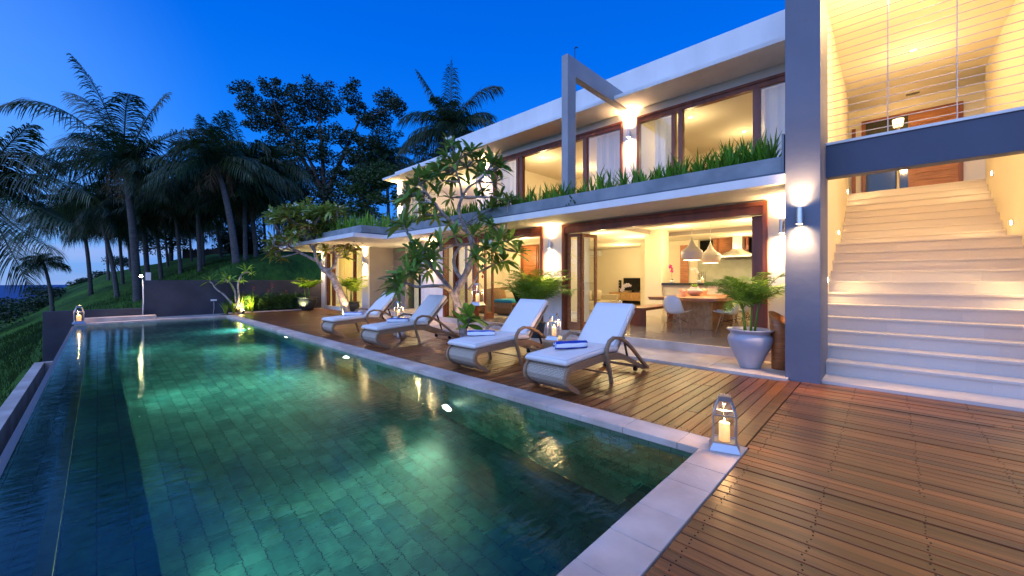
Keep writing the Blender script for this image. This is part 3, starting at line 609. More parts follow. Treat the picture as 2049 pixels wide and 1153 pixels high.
def leaf(a, b, z0, z1, fold=None):                       # one folding door leaf between two plan points
    a = Vector((a[0], a[1], 0)); b = Vector((b[0], b[1], 0)); Z = Vector((0, 0, 1)); m = MB(); w = 0.075; d = (b - a).normalized()
    zc = (z0 + z1) / 2
    m.bar(a + d * w / 2 + Z * z0, a + d * w / 2 + Z * z1, 0.045, w, up=(d.x, d.y, 0)); m.bar(b - d * w / 2 + Z * z0, b - d * w / 2 + Z * z1, 0.045, w, up=(d.x, d.y, 0))
    m.bar(a + d * w + Z * (z1 - w / 2), b - d * w + Z * (z1 - w / 2), 0.044, w); m.bar(a + d * w + Z * (z0 + 0.09), b - d * w + Z * (z0 + 0.09), 0.044, 0.18)
    lf = m.build('door_leaf', 'woodor' if fold else 'woodred', V, bevel=0.002)
    MB().bar(a + d * w + Z * zc, b - d * w + Z * zc, 0.006, (z1 - z0) - 0.30).build('glass', 'glass', lf)
    n = d.cross(Z); q = b - d * 0.035
    MB().tube([q - n * 0.03 + Z * 1.10, q - n * 0.07 + Z * 1.12, q - n * 0.07 + Z * 1.28, q - n * 0.03 + Z * 1.30], 0.008, 6).build('handle', 'steel', lf, smooth=True)
leaf((7.62, 5.46), (7.66, 5.13), 0.19, 2.42, True); leaf((8.26, 5.08), (7.68, 5.12), 0.19, 2.42, True)
leaf((7.66, 1.66), (8.2, 1.62), 0.19, 2.42); leaf((7.64, 1.50), (7.66, 1.64), 0.19, 2.42)
leaf((7.70, 6.20), (8.3, 6.32), 0.19, 2.42); leaf((7.60, 9.1), (7.58, 9.55), 0.19, 2.42); leaf((7.9, 8.66), (8.3, 8.70), 0.19, 2.42)
lw = part('lounge_inner_door', MB().box(11.62, 11.69, 9.70, 10.62, 0.18, 2.70), 'woodred')
dl = MB()
for k in range(13): dl.box(11.59, 11.62, 9.78, 10.42, 0.25 + k * 0.185, 0.25 + k * 0.185 + 0.175)
dl.build('slat_panel', 'woodor', lw)
part('wardrobe', MB().box(12.5, 13.9, 9.2, 10.1, 3.06, 4.9).box(12.48, 12.5, 9.2, 9.28, 3.06, 4.9).box(12.48, 12.5, 9.6, 9.68, 3.06, 4.9), 'oak')

# ------------------------------------------------------------------ curtains
def curtain(x, y0, y1, z0, z1, mname, label, cat='curtain', amp=0.03, f=26, grp=None):
    m = MB(); n = max(10, int((y1 - y0) * 60)); ph = rnd(0, 6)
    rows = 4
    for r_ in range(rows + 1):
        t = r_ / rows; z = z1 + (z0 - z1) * t
        for i in range(n + 1):
            y = y0 + (y1 - y0) * i / n
            m.v.append((x + amp * (0.6 + 0.4 * t) * sin(f * y + ph + 0.6 * sin(3 * y + t)) + 0.01 * sin(61 * y), y, z))
    for r_ in range(rows):
        for i in range(n):
            a = r_ * (n + 1) + i; m.f.append((a, a + 1, a + n + 2, a + n + 1)); m.mi.append(0)
    return tag(m.build('curtain', mname, smooth=True), label, cat, grp)
g_ = 'curtains at the villa windows'
curtain(9.72, 0.96, 1.90, 3.08, 5.36, 'sheer', 'white sheer curtain in the upper window next to the grey pillar', grp=g_)
curtain(9.72, 3.78, 4.28, 3.08, 5.36, 'sheer', 'white sheer curtain in the upper window just right of the lit wall lamp', grp=g_)
curtain(9.72, 5.08, 5.95, 3.08, 5.36, 'sheer', 'white sheer curtain in the upper window just left of the lit wall lamp', grp=g_)
curtain(9.72, 8.86, 9.80, 3.08, 5.36, 'sheer', 'white sheer curtain upstairs behind the big frangipani', grp=g_)
curtain(9.72, 14.7, 15.5, 3.08, 5.62, 'sheer', 'white curtain at the far upper corner of the villa', grp=g_)
curtain(7.75, 17.0, 18.5, 0.2, 2.55, 'drape', 'yellow lit drape behind the glass of the far ground-floor wing', amp=0.05, f=18, grp=g_)
curtain(7.78, 15.6, 16.3, 0.2, 2.55, 'sheer', 'pale curtain beside the yellow drape in the far wing', grp=g_)
curtain(7.78, 18.62, 19.1, 0.2, 2.55, 'sheer', 'pale curtain at the far end of the ground-floor wing', grp=g_)
curtain(8.05, 5.12, 5.42, 0.2, 2.6, 'sheer', 'grey white curtain behind the folded glass doors', amp=0.02, grp=g_)
curtain(15.12, 2.2, 2.72, 2.10, 2.88, 'drapeg', 'khaki curtain left of the kitchen chimney hood', grp=g_)
curtain(15.12, 1.1, 1.62, 2.10, 2.88, 'drapeg', 'khaki curtain right of the kitchen chimney hood', grp=g_)

# ------------------------------------------------------------------ wall lamps (up and down)
def wall_lamp(x, y, z, label, power=18, nx=-1, spotang=140):
    t = thing('wall_lamp', label, 'wall lamp', (x, y, z), 0, 'steel up-and-down wall lamps')
    xx = x + nx * 0.085
    MB().tube([(xx, y, z - 0.11), (xx, y, z + 0.11)], 0.036, 18, cap=False).tube([(xx, y, z - 0.012), (xx, y, z + 0.012)], 0.038, 18).build('tube', 'steel', t, smooth=False)
    MB().tube([(xx, y, z), (x, y, z)], 0.018, 10).box(x - 0.012 if nx < 0 else x, x if nx < 0 else x + 0.012, y - 0.03, y + 0.03, z - 0.06, z + 0.06).build('bracket', 'steel', t)
    for s in (-1, 1):
        MB().tube([(xx, y, z + s * 0.096), (xx, y, z + s * 0.100)], 0.033, 16).build('bulb', 'lampe', t)
        light('SPOT', (xx, y, z + s * 0.118), power * 1.4, WARM, 0.025, parent=t, spot=spotang, blend=0.9, d=(-nx * 0.10, 0, s))
        light('SPOT', (xx, y, z + s * 0.118), power * 6.0, WARM, 0.025, parent=t, spot=82, blend=1.0, d=(-nx * 0.14, 0, s))
    return t
LAMPS = [(6.44, 0.85, 2.19, 'steel up-and-down lamp on the tall grey pillar', 20),
 (7.50, 1.215, 2.19, 'steel lamp on the white pier right beside the tall grey pillar', 22),
 (7.50, 5.84, 2.20, 'steel lamp on the pier between the two ground-floor openings', 22),
 (7.50, 10.75, 2.20, 'steel lamp on the pier behind the big frangipani', 22),
 (7.40, 15.2, 2.15, 'steel lamp on the corner of the far ground-floor wing', 22),
 (7.40, 19.45, 2.15, 'steel lamp at the far end of the ground-floor wing', 20),
 (9.50, 4.84, 5.12, 'steel lamp upstairs between the two large windows', 26),
 (9.50, 10.35, 5.12, 'steel lamp upstairs behind the top of the frangipani', 26),
 (9.30, 15.8, 5.0, 'steel lamp upstairs on the far corner post', 26)]
for a in LAMPS: wall_lamp(a[0], a[1], a[2], a[3], a[4])

# ------------------------------------------------------------------ ceiling downlights
def downlight(x, y, z, label, power, col=YEL, drop=0.55, size=0.09):
    t = thing('ceiling_light', label, 'downlight', (x, y, z), 0, 'round recessed downlights')
    MB().lathe([(0.05, 0.0), (0.062, -0.004), (0.052, -0.008), (0.045, 0.002)], (x, y, z), 20).build('rim', 'white', t, smooth=True)
    MB().tube([(x, y, z - 0.002), (x, y, z - 0.006)], 0.045, 18).build('lens', 'lampc', t)
    light('POINT', (x, y, z - drop), power * 1.9, col, size, parent=t)
for a in [(10.7, 3.76, 5.60, 'nearer downlight in the right upper bedroom', 11), (12.8, 3.0, 5.60, 'farther downlight in the right upper bedroom', 11),
          (10.7, 8.7, 5.60, 'nearer downlight in the left upper bedroom', 20), (12.8, 8.3, 5.60, 'farther downlight in the left upper bedroom', 20),
          (11.0, 13.3, 5.60, 'downlight in the far upper room behind the frangipani', 70),
          (10.7, 6.4, 2.80, 'downlight in the living area nearest the open doors', 28), (12.5, 6.2, 2.80, 'downlight in the living area left of the white column', 28), (15.0, 8.0, 2.80, 'downlight above the television wall', 34),
          (12.0, 4.55, 2.95, 'downlight above the dining table', 26), (12.0, 2.65, 2.95, 'downlight near the kitchen counter beside the folded doors', 26), (14.2, 3.4, 2.80, 'downlight over the kitchen worktop', 26),
          (9.4, 8.4, 2.80, 'downlight in the wicker lounge', 26), (10.6, 10.4, 2.80, 'downlight near the timber door of the wicker lounge', 26),
          (8.3, 12.8, 2.655, 'downlight in the yellow passage', 22), (9.2, 17.3, 2.655, 'downlight in the far wing bedroom', 60)]:
    downlight(*a)
downlight(11.41, -0.36, 6.0, 'round downlight in the high ceiling above the stairs', 16, col=(1.0, 0.68, 0.32), drop=0.7)
downlight(7.9, -0.4, 6.0, 'downlight above the foot of the stairs, out beyond the cables', 110, col=(1.0, 0.64, 0.28), drop=0.5)
tag(MB().box(14.0, 14.1, -0.55, -0.31, 5.985, 5.998).build('ceiling_vent', 'darktop'), 'small slotted vent in the stair hall ceiling', 'vent')
# far wing bedroom shell so the lit room is real
part('wing_room', MB().box(11.0, 11.1, 15.5, 19.7, 0.0, 2.66).box(7.62, 11.0, 19.6, 19.7, 0.0, 2.66).box(8.5, 11.0, 15.4, 15.5, 0.0, 2.66).box(7.62, 11.0, 15.5, 19.6, 0.0, 0.14), 'yellow')

# stair step lights
for (x, y, z, lb) in ((12.9, 0.76, 3.55, 'small step light near the top of the stairs, left wall'), (10.46, 0.76, 2.32, 'small step light at the landing, left wall'), (8.45, 0.76, 1.35, 'small step light low on the left wall, behind the pillar edge'),
                      (12.44, -1.52, 3.50, 'small step light near the top of the stairs, right wall'), (10.71, -1.52, 2.32, 'small step light at the landing, right wall'), (8.45, -1.52, 1.35, 'small step light low on the right wall of the stairs')):
    s = -1 if y > 0 else 1
    t = thing('step_light', lb, 'step light', (x, y, z), 0, 'small lights set in the stair walls')
    MB().box(x - 0.05, x + 0.05, y, y + s * 0.018, z - 0.045, z + 0.045).build('housing', 'steel', t, bevel=0.004)
    MB().box(x - 0.035, x + 0.035, y + s * 0.018, y + s * 0.022, z - 0.03, z + 0.03).build('lens', 'lampe', t)
    light('SPOT', (x, y + s * 0.04, z), 6 if z > 1.5 else 13, (1.0, 0.72, 0.30), 0.03, parent=t, spot=160, blend=0.7, d=(-0.1, s, -0.55))

# ------------------------------------------------------------------ cable screen
t = thing('cable_screen', 'thin horizontal steel cables strung above the slate beam with two slim uprights', 'cable railing', (7.2, -0.6, 3.275))
for k in range(27):
    z = 3.375 + 0.1 * k
    MB().tube([(7.2, 0.64, z), (7.2, -1.9, z)], 0.0055, 5, cap=False).build('cable', 'cable', t)
for y in (0.01, -0.60, -1.2): MB().tube([(7.2, y, 3.275), (7.2, y, 6.0)], 0.006, 6).build('upright', 'cable', t)

# ------------------------------------------------------------------ antenna on the roof
t = thing('roof_antenna', 'small dark rod with a hooked tip on the roof above the portal frame', 'antenna', (9.4, 6.27, 6.6))
p0 = P(1151, 135, 11.0); p1 = P(1150, 98, 11.0)
t.location = (p0.x, p0.y, p0.z - 0.8)
MB().tube([(p0.x, p0.y, p0.z - 0.8), p1], 0.010, 6).build('rod', 'black', t)
MB().tube([p1, p1 + Vector((0.03, -0.01, 0.06)), p1 + Vector((0.09, -0.04, 0.05))], 0.018, 6).build('hook', 'black', t)

# ================================================================== GARDEN WALLS
w = MB().box(1.17, 7.60, 19.75, 19.95, -0.5, 1.33); tag(w.build('garden_wall', 'gwall', bevel=0.01), 'tall plain slate-grey rendered wall at the far end of the pool', 'wall')
w = MB().box(-1.20, 1.165, 19.3, 19.5, -2.6, 0.34); tag(w.build('low_wall', 'gwall', bevel=0.01), 'low dark rendered wall at the drop beyond the far corner of the pool', 'wall')
struct(MB().box(-0.48, 1.2, 18.2, 19.3, -0.6, -0.03).box(1.2, 3.61, 18.2, 19.75, -0.4, -0.03).build('far_paving', 'concrete'))
w = MB().box(-0.30, 1.42, 18.55, 19.0, -0.03, 0.11); tag(w.build('stone_bench', 'stone', bevel=0.01), 'long low pale stone step in front of the low dark wall', 'stone ledge')
struct(MB().box(3.61, 7.3, 19.15, 19.75, -0.3, 0.02).build('flower_bed_soil', 'soil'))
struct(MB().box(3.61, 7.3, 19.08, 19.15, -0.1, 0.035).build('bed_kerb', 'stone'))
# garden spotlight on a thin post by the wall end
t = thing('garden_spotlight', 'small lit spotlight on a thin white conduit at the end of the tall wall', 'spotlight', (1.12, 19.25, 0))
MB().tube([(1.10, 19.2, -0.03), (1.12, 19.21, 0.6), (1.10, 19.2, 1.42)], 0.016, 6).build('conduit', 'white', t, smooth=True)
MB().tube([(1.10, 19.2, 1.42), (1.06, 19.05, 1.48)], 0.05, 10).build('head', 'steel', t)
MB().lathe([(0.001, 0.03), (0.035, 0.02), (0.045, 0), (0.035, -0.02), (0.001, -0.03)], (1.045, 19.0, 1.48), 10).build('bulb', 'lampe', t)
light('SPOT', (1.03, 18.93, 1.47), 60, WARM, 0.03, parent=t, spot=110, d=(-0.15, -0.5, -1))
MB().box(1.22, 1.36, 19.78, 19.9, 1.33, 1.62).build('junction_box', 'white', t)
t = thing('power_outlet', 'small pale outlet box with a cable fixed on the tall grey wall', 'outlet', (3.1, 19.74, 0.5))
q = P(427, 600, 16.0); q.y = 19.74
MB().box(q.x - 0.10, q.x + 0.10, 19.69, 19.75, 0.49, 0.56).build('box', 'white', t, bevel=0.01)
MB().tube([(q.x, 19.72, 0.48), (q.x + 0.01, 19.73, 0.2), (q.x - 0.02, 19.73, -0.03)], 0.006, 6).build('cable', 'white', t, smooth=True)
# fence on the far ridge
t = thing('ridge_fence', 'low weathered bamboo fence along the ridge far behind the palms', 'fence', (*P(470, 505, 40)[:2], P(470, 505, 40)[2] - 0.4))
fa = MB()
for k in range(100):
    pp = P(366 + k * 1.95, 497 + 3 * sin(k * .1), 41)
    zt = pp.z + rnd(-0.08, 0.12); fa.box(pp.x - 0.05, pp.x + 0.05, pp.y - 0.02, pp.y + 0.02, pp.z - 1.3, zt)
fa.build('slat_panel', 'barkd', t)

# ================================================================== SUN LOUNGERS
def make_lounger(label):
    t = thing('sun_lounger', label, 'sun lounger', (0, 0, 0), 0, 'woven sun loungers along the pool')
    Wd = 0.66
    prof = [(0.26, 0.01), (0.20, 0.045), (0.11, 0.09), (0.045, 0.15), (0.02, 0.215), (0.035, 0.28), (0.085, 0.325), (0.16, 0.345), (0.35, 0.355), (0.60, 0.375), (0.85, 0.385), (1.10, 0.375), (1.30, 0.35)]
    m = MB().strip(prof[:8], 0.035, Wd - 0.035, -0.018); m.build('woven_foot_panel', 'wicker', t, smooth=False, uvbox=True)
    m = MB().strip(prof[7:], 0.04, Wd - 0.04, -0.02); m.build('seat_deck', 'wicker', t, uvbox=True)
    side = [(0.27, 0.0), (0.20, 0.05), (0.10, 0.10), (0.035, 0.16), (0.018, 0.215), (0.035, 0.275), (0.09, 0.315), (0.2, 0.325), (0.45, 0.335), (0.75, 0.345), (1.0, 0.34), (1.25, 0.31), (1.45, 0.25), (1.7, 0.15), (2.02, 0.02)]
    wd = [0.02, 0.028, 0.03, 0.028, 0.026, 0.028, 0.034, 0.04, 0.045, 0.045, 0.045, 0.04, 0.032, 0.026, 0.018]
    for y0 in (0.0, Wd - 0.04):
        vs = []; k = len(side)
        for i, (x, z) in enumerate(side):
            a = side[max(i - 1, 0)]; b = side[min(i + 1, k - 1)]; d = Vector((b[0] - a[0], b[1] - a[1])).normalized(); nx, nz_ = -d[1] * wd[i], d[0] * wd[i]
            vs += [(x - nx, y0, z - nz_), (x - nx, y0 + 0.04, z - nz_), (x + nx, y0 + 0.04, z + nz_), (x + nx, y0, z + nz_)]
        fs = []
        for i in range(k - 1):
            a = 4 * i; b = a + 4; fs += [(a, a + 1, b + 1, b), (a + 1, a + 2, b + 2, b + 1), (a + 2, a + 3, b + 3, b + 2), (a + 3, a, b, b + 3)]
        fs += [(0, 3, 2, 1), (4 * k - 4, 4 * k - 3, 4 * k - 2, 4 * k - 1)]
        MB().add(vs, fs).build('side_rail', 'railw', t, uvbox=True)
    ctrl = [(0.99, 0.0), (0.955, 0.13), (0.90, 0.27), (0.865, 0.38), (0.875, 0.47), (0.93, 0.535), (1.03, 0.565), (1.18, 0.545), (1.36, 0.47), (1.55, 0.35), (1.75, 0.20), (1.90, 0.09), (2.03, 0.015)]
    for yc in (-0.022, Wd + 0.022):
        m = MB().strip(ctrl, yc - 0.022, yc + 0.026, 0.042); m.build('armrest', 'railw', t, uvbox=True, bevel=0.008)
    for (x_, z_, w_) in ((1.86, 0.07, 0.04), (1.35, 0.28, 0.04), (0.97, 0.12, 0.02)): MB().bar((x_, 0.02, z_), (x_, Wd - 0.02, z_), w_, w_).build('cross_bar', 'teak', t)
    # backrest
    b0 = (1.22, 0.36); b1 = (1.76, 0.905)
    m = MB().strip([b0, (1.40, 0.55), (1.60, 0.76), b1], 0.05, Wd - 0.05, -0.025); m.build('backrest', 'wicker', t, uvbox=True)
    [MB().bar((1.48, yy, 0.62), (1.64, yy, 0.22), 0.02, 0.03).build('back_strut', 'black', t) for yy in (0.10, Wd - 0.10)]
    for yy in (0.08, Wd - 0.08): MB().tube([(1.84, yy - 0.02, 0.035), (1.84, yy + 0.02, 0.035)], 0.035, 14).build('wheel', 'black', t)
    def pad(pts, th, name, nudge=0.0):                    # rounded soft pad along a profile
        k = len(pts); ring = [(-1, -1), (-1, 1)]
        m = MB(); vs = []; sec = [(0.0, 0.25), (0.0, 0.75), (0.03, 0.95), (0.10, 1.0), (0.5, 1.03), (0.90, 1.0), (0.97, 0.95), (1.0, 0.75), (1.0, 0.25), (0.97, 0.03), (0.5, 0.0), (0.03, 0.03)]
        n = len(sec); yw = Wd - 0.03
        for i in range(k):
            a = pts[max(i - 1, 0)]; b = pts[min(i + 1, k - 1)]; d = Vector((b[0] - a[0], b[1] - a[1])).normalized(); nx, nz_ = -d[1], d[0]
            e = min(i, k - 1 - i); sh = 0.55 if e == 0 else 1.0
            for u, v in sec:
                vv = (v - 0.5) * sh + 0.5
                vs.append((pts[i][0] + nx * th * vv, 0.015 + yw * (0.5 + (u - 0.5) * (0.985 if e == 0 else 1)), pts[i][1] + nz_ * th * vv))
        fs = [(i * n + j, i * n + (j + 1) % n, (i + 1) * n + (j + 1) % n, (i + 1) * n + j) for i in range(k - 1) for j in range(n)]
        fs += [tuple(range(n))[::-1], tuple((k - 1) * n + j for j in range(n))]
        m.add(vs, fs); o = m.build(name, 'cushion', t, smooth=True)
        for j in (1, 6):
            ring_ = [Vector(vs[i * n + (1 if j == 1 else 7)]) for i in range(k)]; ring2 = [Vector(vs[i * n + (2 if j == 1 else 4)]) for i in range(k)]
        loop = [Vector(vs[i * n + 2]) for i in range(1, k - 1)] + [Vector(vs[i * n + 5 + 1]) for i in range(k - 2, 0, -1)]
        MB().tube(loop + [loop[0]], 0.006, 5, cap=False).build('piping', 'piping', o, local=True)
        return o
    pad([(0.03, 0.345), (0.045, 0.352), (0.2, 0.362), (0.5, 0.378), (0.8, 0.392), (1.05, 0.388), (1.19, 0.375), (1.205, 0.372)], 0.075, 'seat_cushion')
    pad([(1.175, 0.40), (1.182, 0.408), (1.28, 0.50), (1.41, 0.63), (1.54, 0.76), (1.65, 0.865), (1.725, 0.94), (1.732, 0.947)], 0.085, 'back_cushion')
    m = MB()
    for (x, z) in ((1.295, 0.60), (1.325, 0.637)):
        m.tube([(x - 0.075, 0.10 + i * 0.046, z + 0.012 * sin(i * 1.1)) for i in range(10)], 0.0035, 5)
    return t
LG = [(3.66, 2.64, 0.00, 'nearest sun lounger, white cushion and rolled blue-striped towel'), (3.69, 4.25, 0.01, 'second nearest sun lounger, left of the glass lantern on the stump table'),
      (3.70, 7.13, 0.02, 'third sun lounger from the camera, in front of the big frangipani'), (3.77, 9.38, 0.02, 'farthest sun lounger, beside the leaning far frangipani')]
l0 = make_lounger(LG[0][3]); l0.location = (LG[0][0], LG[0][1], 0)
for x, y, r, lb in LG[1:]: dup(l0, (x, y, 0), r, lb)
# towels
def towel(loc, rz, label, rolled):
    L_ = 0.44; m = MB(); n = 24; k = 10
    for i in range(k + 1):
        t = i / k; e = 1 - 0.10 * (abs(2 * t - 1) ** 6)
        for j in range(n):
            a = 2 * pi * j / n
            if rolled: y, z = 0.062 * cos(a) * e, 0.052 * sin(a) * e
            else:
                y = 0.095 * math.copysign(abs(cos(a)) ** 0.45, cos(a)) * e; z = 0.040 * math.copysign(abs(sin(a)) ** 0.5, sin(a)) * e
            m.v.append((-L_ / 2 + L_ * t, y + 0.002 * sin(t * 9), z + 0.002 * sin(t * 13 + j)))
    for i in range(k):
        for j in range(n):
            m.f.append((i * n + j, i * n + (j + 1) % n, (i + 1) * n + (j + 1) % n, (i + 1) * n + j))
            m.mi.append(1 if ((j + 2) // 4) % 2 == 0 else 0)
    o = None
    # spiral ends
    for s, base in ((-1, 0), (1, k * n)):
        c0 = len(m.v); m.v.append((s * (L_ / 2 - 0.012), 0, 0))
        for j in range(n):
            f = (base + j, base + (j + 1) % n, c0); m.f.append(f if s > 0 else f[::-1]); m.mi.append((j // 3) % 2)
    o = m.build('towel', ['towelw', 'towelb'], smooth=True); o.location = loc; o.rotation_euler = (0, 0, rz)
    tag(o, label, 'towel', 'blue and white striped towels on the loungers'); return o
towel((4.21, 2.97, 0.512), -0.52, 'tightly rolled blue and white towel on the nearest lounger', True)
towel((4.25, 4.74, 0.498), -0.70, 'flat folded blue and white towel on the second nearest lounger', False)
towel((4.38, 7.50, 0.498), -0.70, 'folded blue and white towel on the third lounger', False)
towel((4.46, 9.76, 0.498), -0.70, 'folded blue and white towel on the farthest lounger', False)

# ================================================================== LANTERNS AND CANDLES
def make_lantern(label, s=1.0, hang=False):
    t = thing('lantern', label, 'lantern', (0, 0, 0), 0, 'glass candle lanterns')
    b = 0.075 * s; z0, z1, z2, z3 = 0.055 * s, 0.265 * s, 0.365 * s, 0.40 * s; c_ = 0.042 * s; wv = 0.0105 * s
    m = MB(); bb = 0.105 * s
    m.add([(-bb, -bb, 0), (bb, -bb, 0), (bb, bb, 0), (-bb, bb, 0), (-b - .004, -b - .004, z0), (b + .004, -b - .004, z0), (b + .004, b + .004, z0), (-b - .004, b + .004, z0)],
          [(0, 3, 2, 1), (0, 1, 5, 4), (1, 2, 6, 5), (2, 3, 7, 6), (3, 0, 4, 7), (4, 5, 6, 7)]); m.build('base', 'chrome', t, bevel=0.002)
    m = MB(); cs = [(-1, -1), (1, -1), (1, 1), (-1, 1)]
    for i, (x, y) in enumerate(cs):
        x2, y2 = cs[(i + 1) % 4]
        m.bar((x * b, y * b, z0), (x * b, y * b, z1), wv, wv); m.bar((x * b, y * b, z1), (x * c_, y * c_, z2), wv, wv)
        for (q, z) in ((b, z1), (b, z0 + 0.004)): m.bar((x * q, y * q, z), (x2 * q, y2 * q, z), wv * 0.9, wv * 0.9)
    m.build('frame', 'chrome', t)
    m = MB()
    for i, (x, y) in enumerate(cs):
        x2, y2 = cs[(i + 1) % 4]; e = 0.985
        m.add([(x * b * e, y * b * e, z0), (x2 * b * e, y2 * b * e, z0), (x2 * b * e, y2 * b * e, z1), (x * b * e, y * b * e, z1)], [(0, 1, 2, 3)])
        m.add([(x * b * e, y * b * e, z1), (x2 * b * e, y2 * b * e, z1), (x2 * c_ * e, y2 * c_ * e, z2), (x * c_ * e, y * c_ * e, z2)], [(0, 1, 2, 3)])
    m.build('panes', 'lglass', t)
    m = MB()
    for i, (x, y) in enumerate(cs):
        x2, y2 = cs[(i + 1) % 4]; m.bar((x * c_, y * c_, (z2 + z3) / 2), (x2 * c_, y2 * c_, (z2 + z3) / 2), 0.003, z3 - z2)
    m.build('collar', 'chrome', t)
    a = [(c_ * cos(k * pi / 8), 0, z3 + (0.10 if hang else 0.012) * s * sin(k * pi / 8)) for k in range(9)]
    MB().tube(a, 0.0025 * s, 5).build('handle', 'chrome', t)
    return t
def candle(loc, label, h=0.13, r=0.036, power=2.2):
    t = thing('candle', label, 'candle', loc, 0, 'lit pillar candles')
    MB().lathe([(0.0, 0), (r, 0), (r, h * 0.93), (r * 0.93, h * 1.02), (r * 0.8, h * 0.96), (0.0, h * 0.90)], loc, 18).build('wax', 'wax', t, smooth=True)
    MB().lathe([(0.001, h * 0.90), (0.005, h + 0.004), (0.007, h + 0.014), (0.004, h + 0.028), (0.0005, h + 0.038)], loc, 8).build('flame', 'flame', t, smooth=True)
    light('POINT', (loc[0], loc[1], loc[2] + h + 0.05), power, (1.0, 0.56, 0.22), 0.012, parent=t, name='flame_light')
    return t
lan0 = None
def lantern(loc, rz, label, clabel, s=1.0, power=2.2):
    global lan0
    if lan0 is None: lan0 = make_lantern(label); lan0.location = loc; lan0.rotation_euler = (0, 0, rz); q = lan0
    else: q = dup(lan0, loc, rz, label)
    if s != 1.0: q.scale = (s, s, s)
    candle((loc[0], loc[1], loc[2] + 0.057 * s), clabel, 0.135 * s, 0.038 * s, power)
lantern((3.47, 0.955, 0.003), 0.30, 'tall glass lantern standing on the near corner of the pool coping', 'candle inside the lantern on the near pool corner', 1.05, 4.5)
lantern((-0.40, 17.98, 0.003), 0.1, 'small lantern alone on the far left corner of the pool', 'candle in the lantern at the far left pool corner', 1.35, 4)
lantern((3.95, 18.75, 0.0), 0.2, 'low lantern among the lit grass by the sapling at the pool end', 'candle in the lantern among the lit grass', 1.0, 4)
# stump tables
def stump(loc, label, h=0.40):
    t = thing('stump_table', label, 'side table', loc, 0, 'round wooden stump tables between loungers')
    m = MB().lathe([(0.0, 0.0), (0.13, 0.0), (0.135, 0.02), (0.12, 0.12), (0.135, 0.24), (0.185, 0.345), (0.20, h - 0.02), (0.195, h), (0.0, h)], loc, 26); m.build('trunk_body', 'teak', t, smooth=True); return t
S1 = Vector((5.02, 3.86, -0.003)); S2 = Vector((5.05, 8.62, -0.003))
stump(S1, 'conical wooden stump table between the two nearest loungers'); stump(S2, 'wooden stump table between the two far loungers')
lantern((S1.x, S1.y, 0.40), 0.25, 'glass lantern on the stump table between the two nearest loungers', 'candle in the lantern on the near stump table', 1.0, 4)
lantern((S2.x, S2.y, 0.40), 0.5, 'glass lantern on the stump table between the two far loungers', 'candle in the lantern on the far stump table', 1.0, 4)
pc = MB().lathe([(0, 0.0), (0.12, 0), (0.10, 0.26), (0, 0.27)], (4.95, 8.3, -0.003), 20).build('plant_pot', 'white', smooth=True); tag(pc, 'small white pot on the deck under the third lounger', 'pot')
hl = P(956, 611, 10.4); lantern(tuple(hl), 0.3, 'glass lantern hanging in front of the wicker lounge door, by the frangipani trunk', 'candle in the hanging lantern', 1.45, 5)
hk = thing('hanging_wire', 'thin wire holding the hanging lantern under the roof band', 'wire', (hl.x, hl.y, hl.z + 0.6))
MB().tube([(hl.x, hl.y, hl.z + 0.58), (hl.x, hl.y, 2.66)], 0.003, 5).build('wire', 'chrome', hk)
# beaded fish mobile next to it
mb = thing('bead_mobile', 'string of green and orange shells hanging at the lounge door', 'hanging ornament', tuple(P(965, 530, 10.6)))
q = P(966, 527, 10.6)
for k, (dz, r_, mm) in enumerate(((0.35, 0.05, 'leafmid'), (0.22, 0.06, 'leafmid'), (0.08, 0.055, 'fern'), (-0.08, 0.06, 'leafmid'), (-0.24, 0.055, 'heli'), (-0.36, 0.05, 'heli'))):
    MB().lathe([(0.001, r_), (r_ * 0.8, r_ * 0.4), (r_, -0.1 * r_), (0.001, -r_)], (q.x + 0.02 * sin(k * 2), q.y, q.z + dz), 8, sx=0.4).build('shell', mm, mb, smooth=True)
MB().tube([(q.x, q.y, q.z - 0.4), (q.x, q.y, 2.66)], 0.003, 5).build('string', 'chrome', mb)

# ================================================================== INTERIOR FURNITURE
ZF = 0.18
t = thing('dining_table', 'long solid timber dining table with thick live-edge top', 'dining table', (10.8, 3.45, ZF))
m = MB(); n = 14; ys0 = [2.70 + 0.05 * sin(i * 1.3) for i in range(n + 1)]; ys1 = [4.26 + 0.05 * sin(i * 0.9 + 1) for i in range(n + 1)]
for i in range(n + 1):
    x = 9.35 + 2.8 * i / n
    m.v += [(x, ys0[i] + 0.05, 0.86), (x, ys1[i] - 0.05, 0.86), (x, ys1[i], 0.93), (x, ys0[i], 0.93)]
for i in range(n):
    a = 4 * i; b = a + 4; m.f += [(a, a + 1, b + 1, b), (a + 1, a + 2, b + 2, b + 1), (a + 2, a + 3, b + 3, b + 2), (a + 3, a, b, b + 3)]
m.f += [(0, 3, 2, 1), (4 * n, 4 * n + 1, 4 * n + 2, 4 * n + 3)]; m.mi = [0] * len(m.f)
m.build('table_top', 'woodor', t)
for x in (9.82, 11.5): MB().box(x, x + 0.09, 2.98, 3.86, ZF, 0.86).build('leg', 'oak', t, bevel=0.005)
t = thing('bench', 'long red timber bench on the left side of the dining table', 'bench', (10.6, 4.62, ZF))
MB().box(9.45, 11.9, 4.42, 4.84, 0.57, 0.64).build('seat', 'woodred', t, bevel=0.004)
for x in (9.46, 11.80): MB().box(x, x + 0.09, 4.43, 4.83, ZF, 0.57).build('leg', 'woodred', t, bevel=0.004)
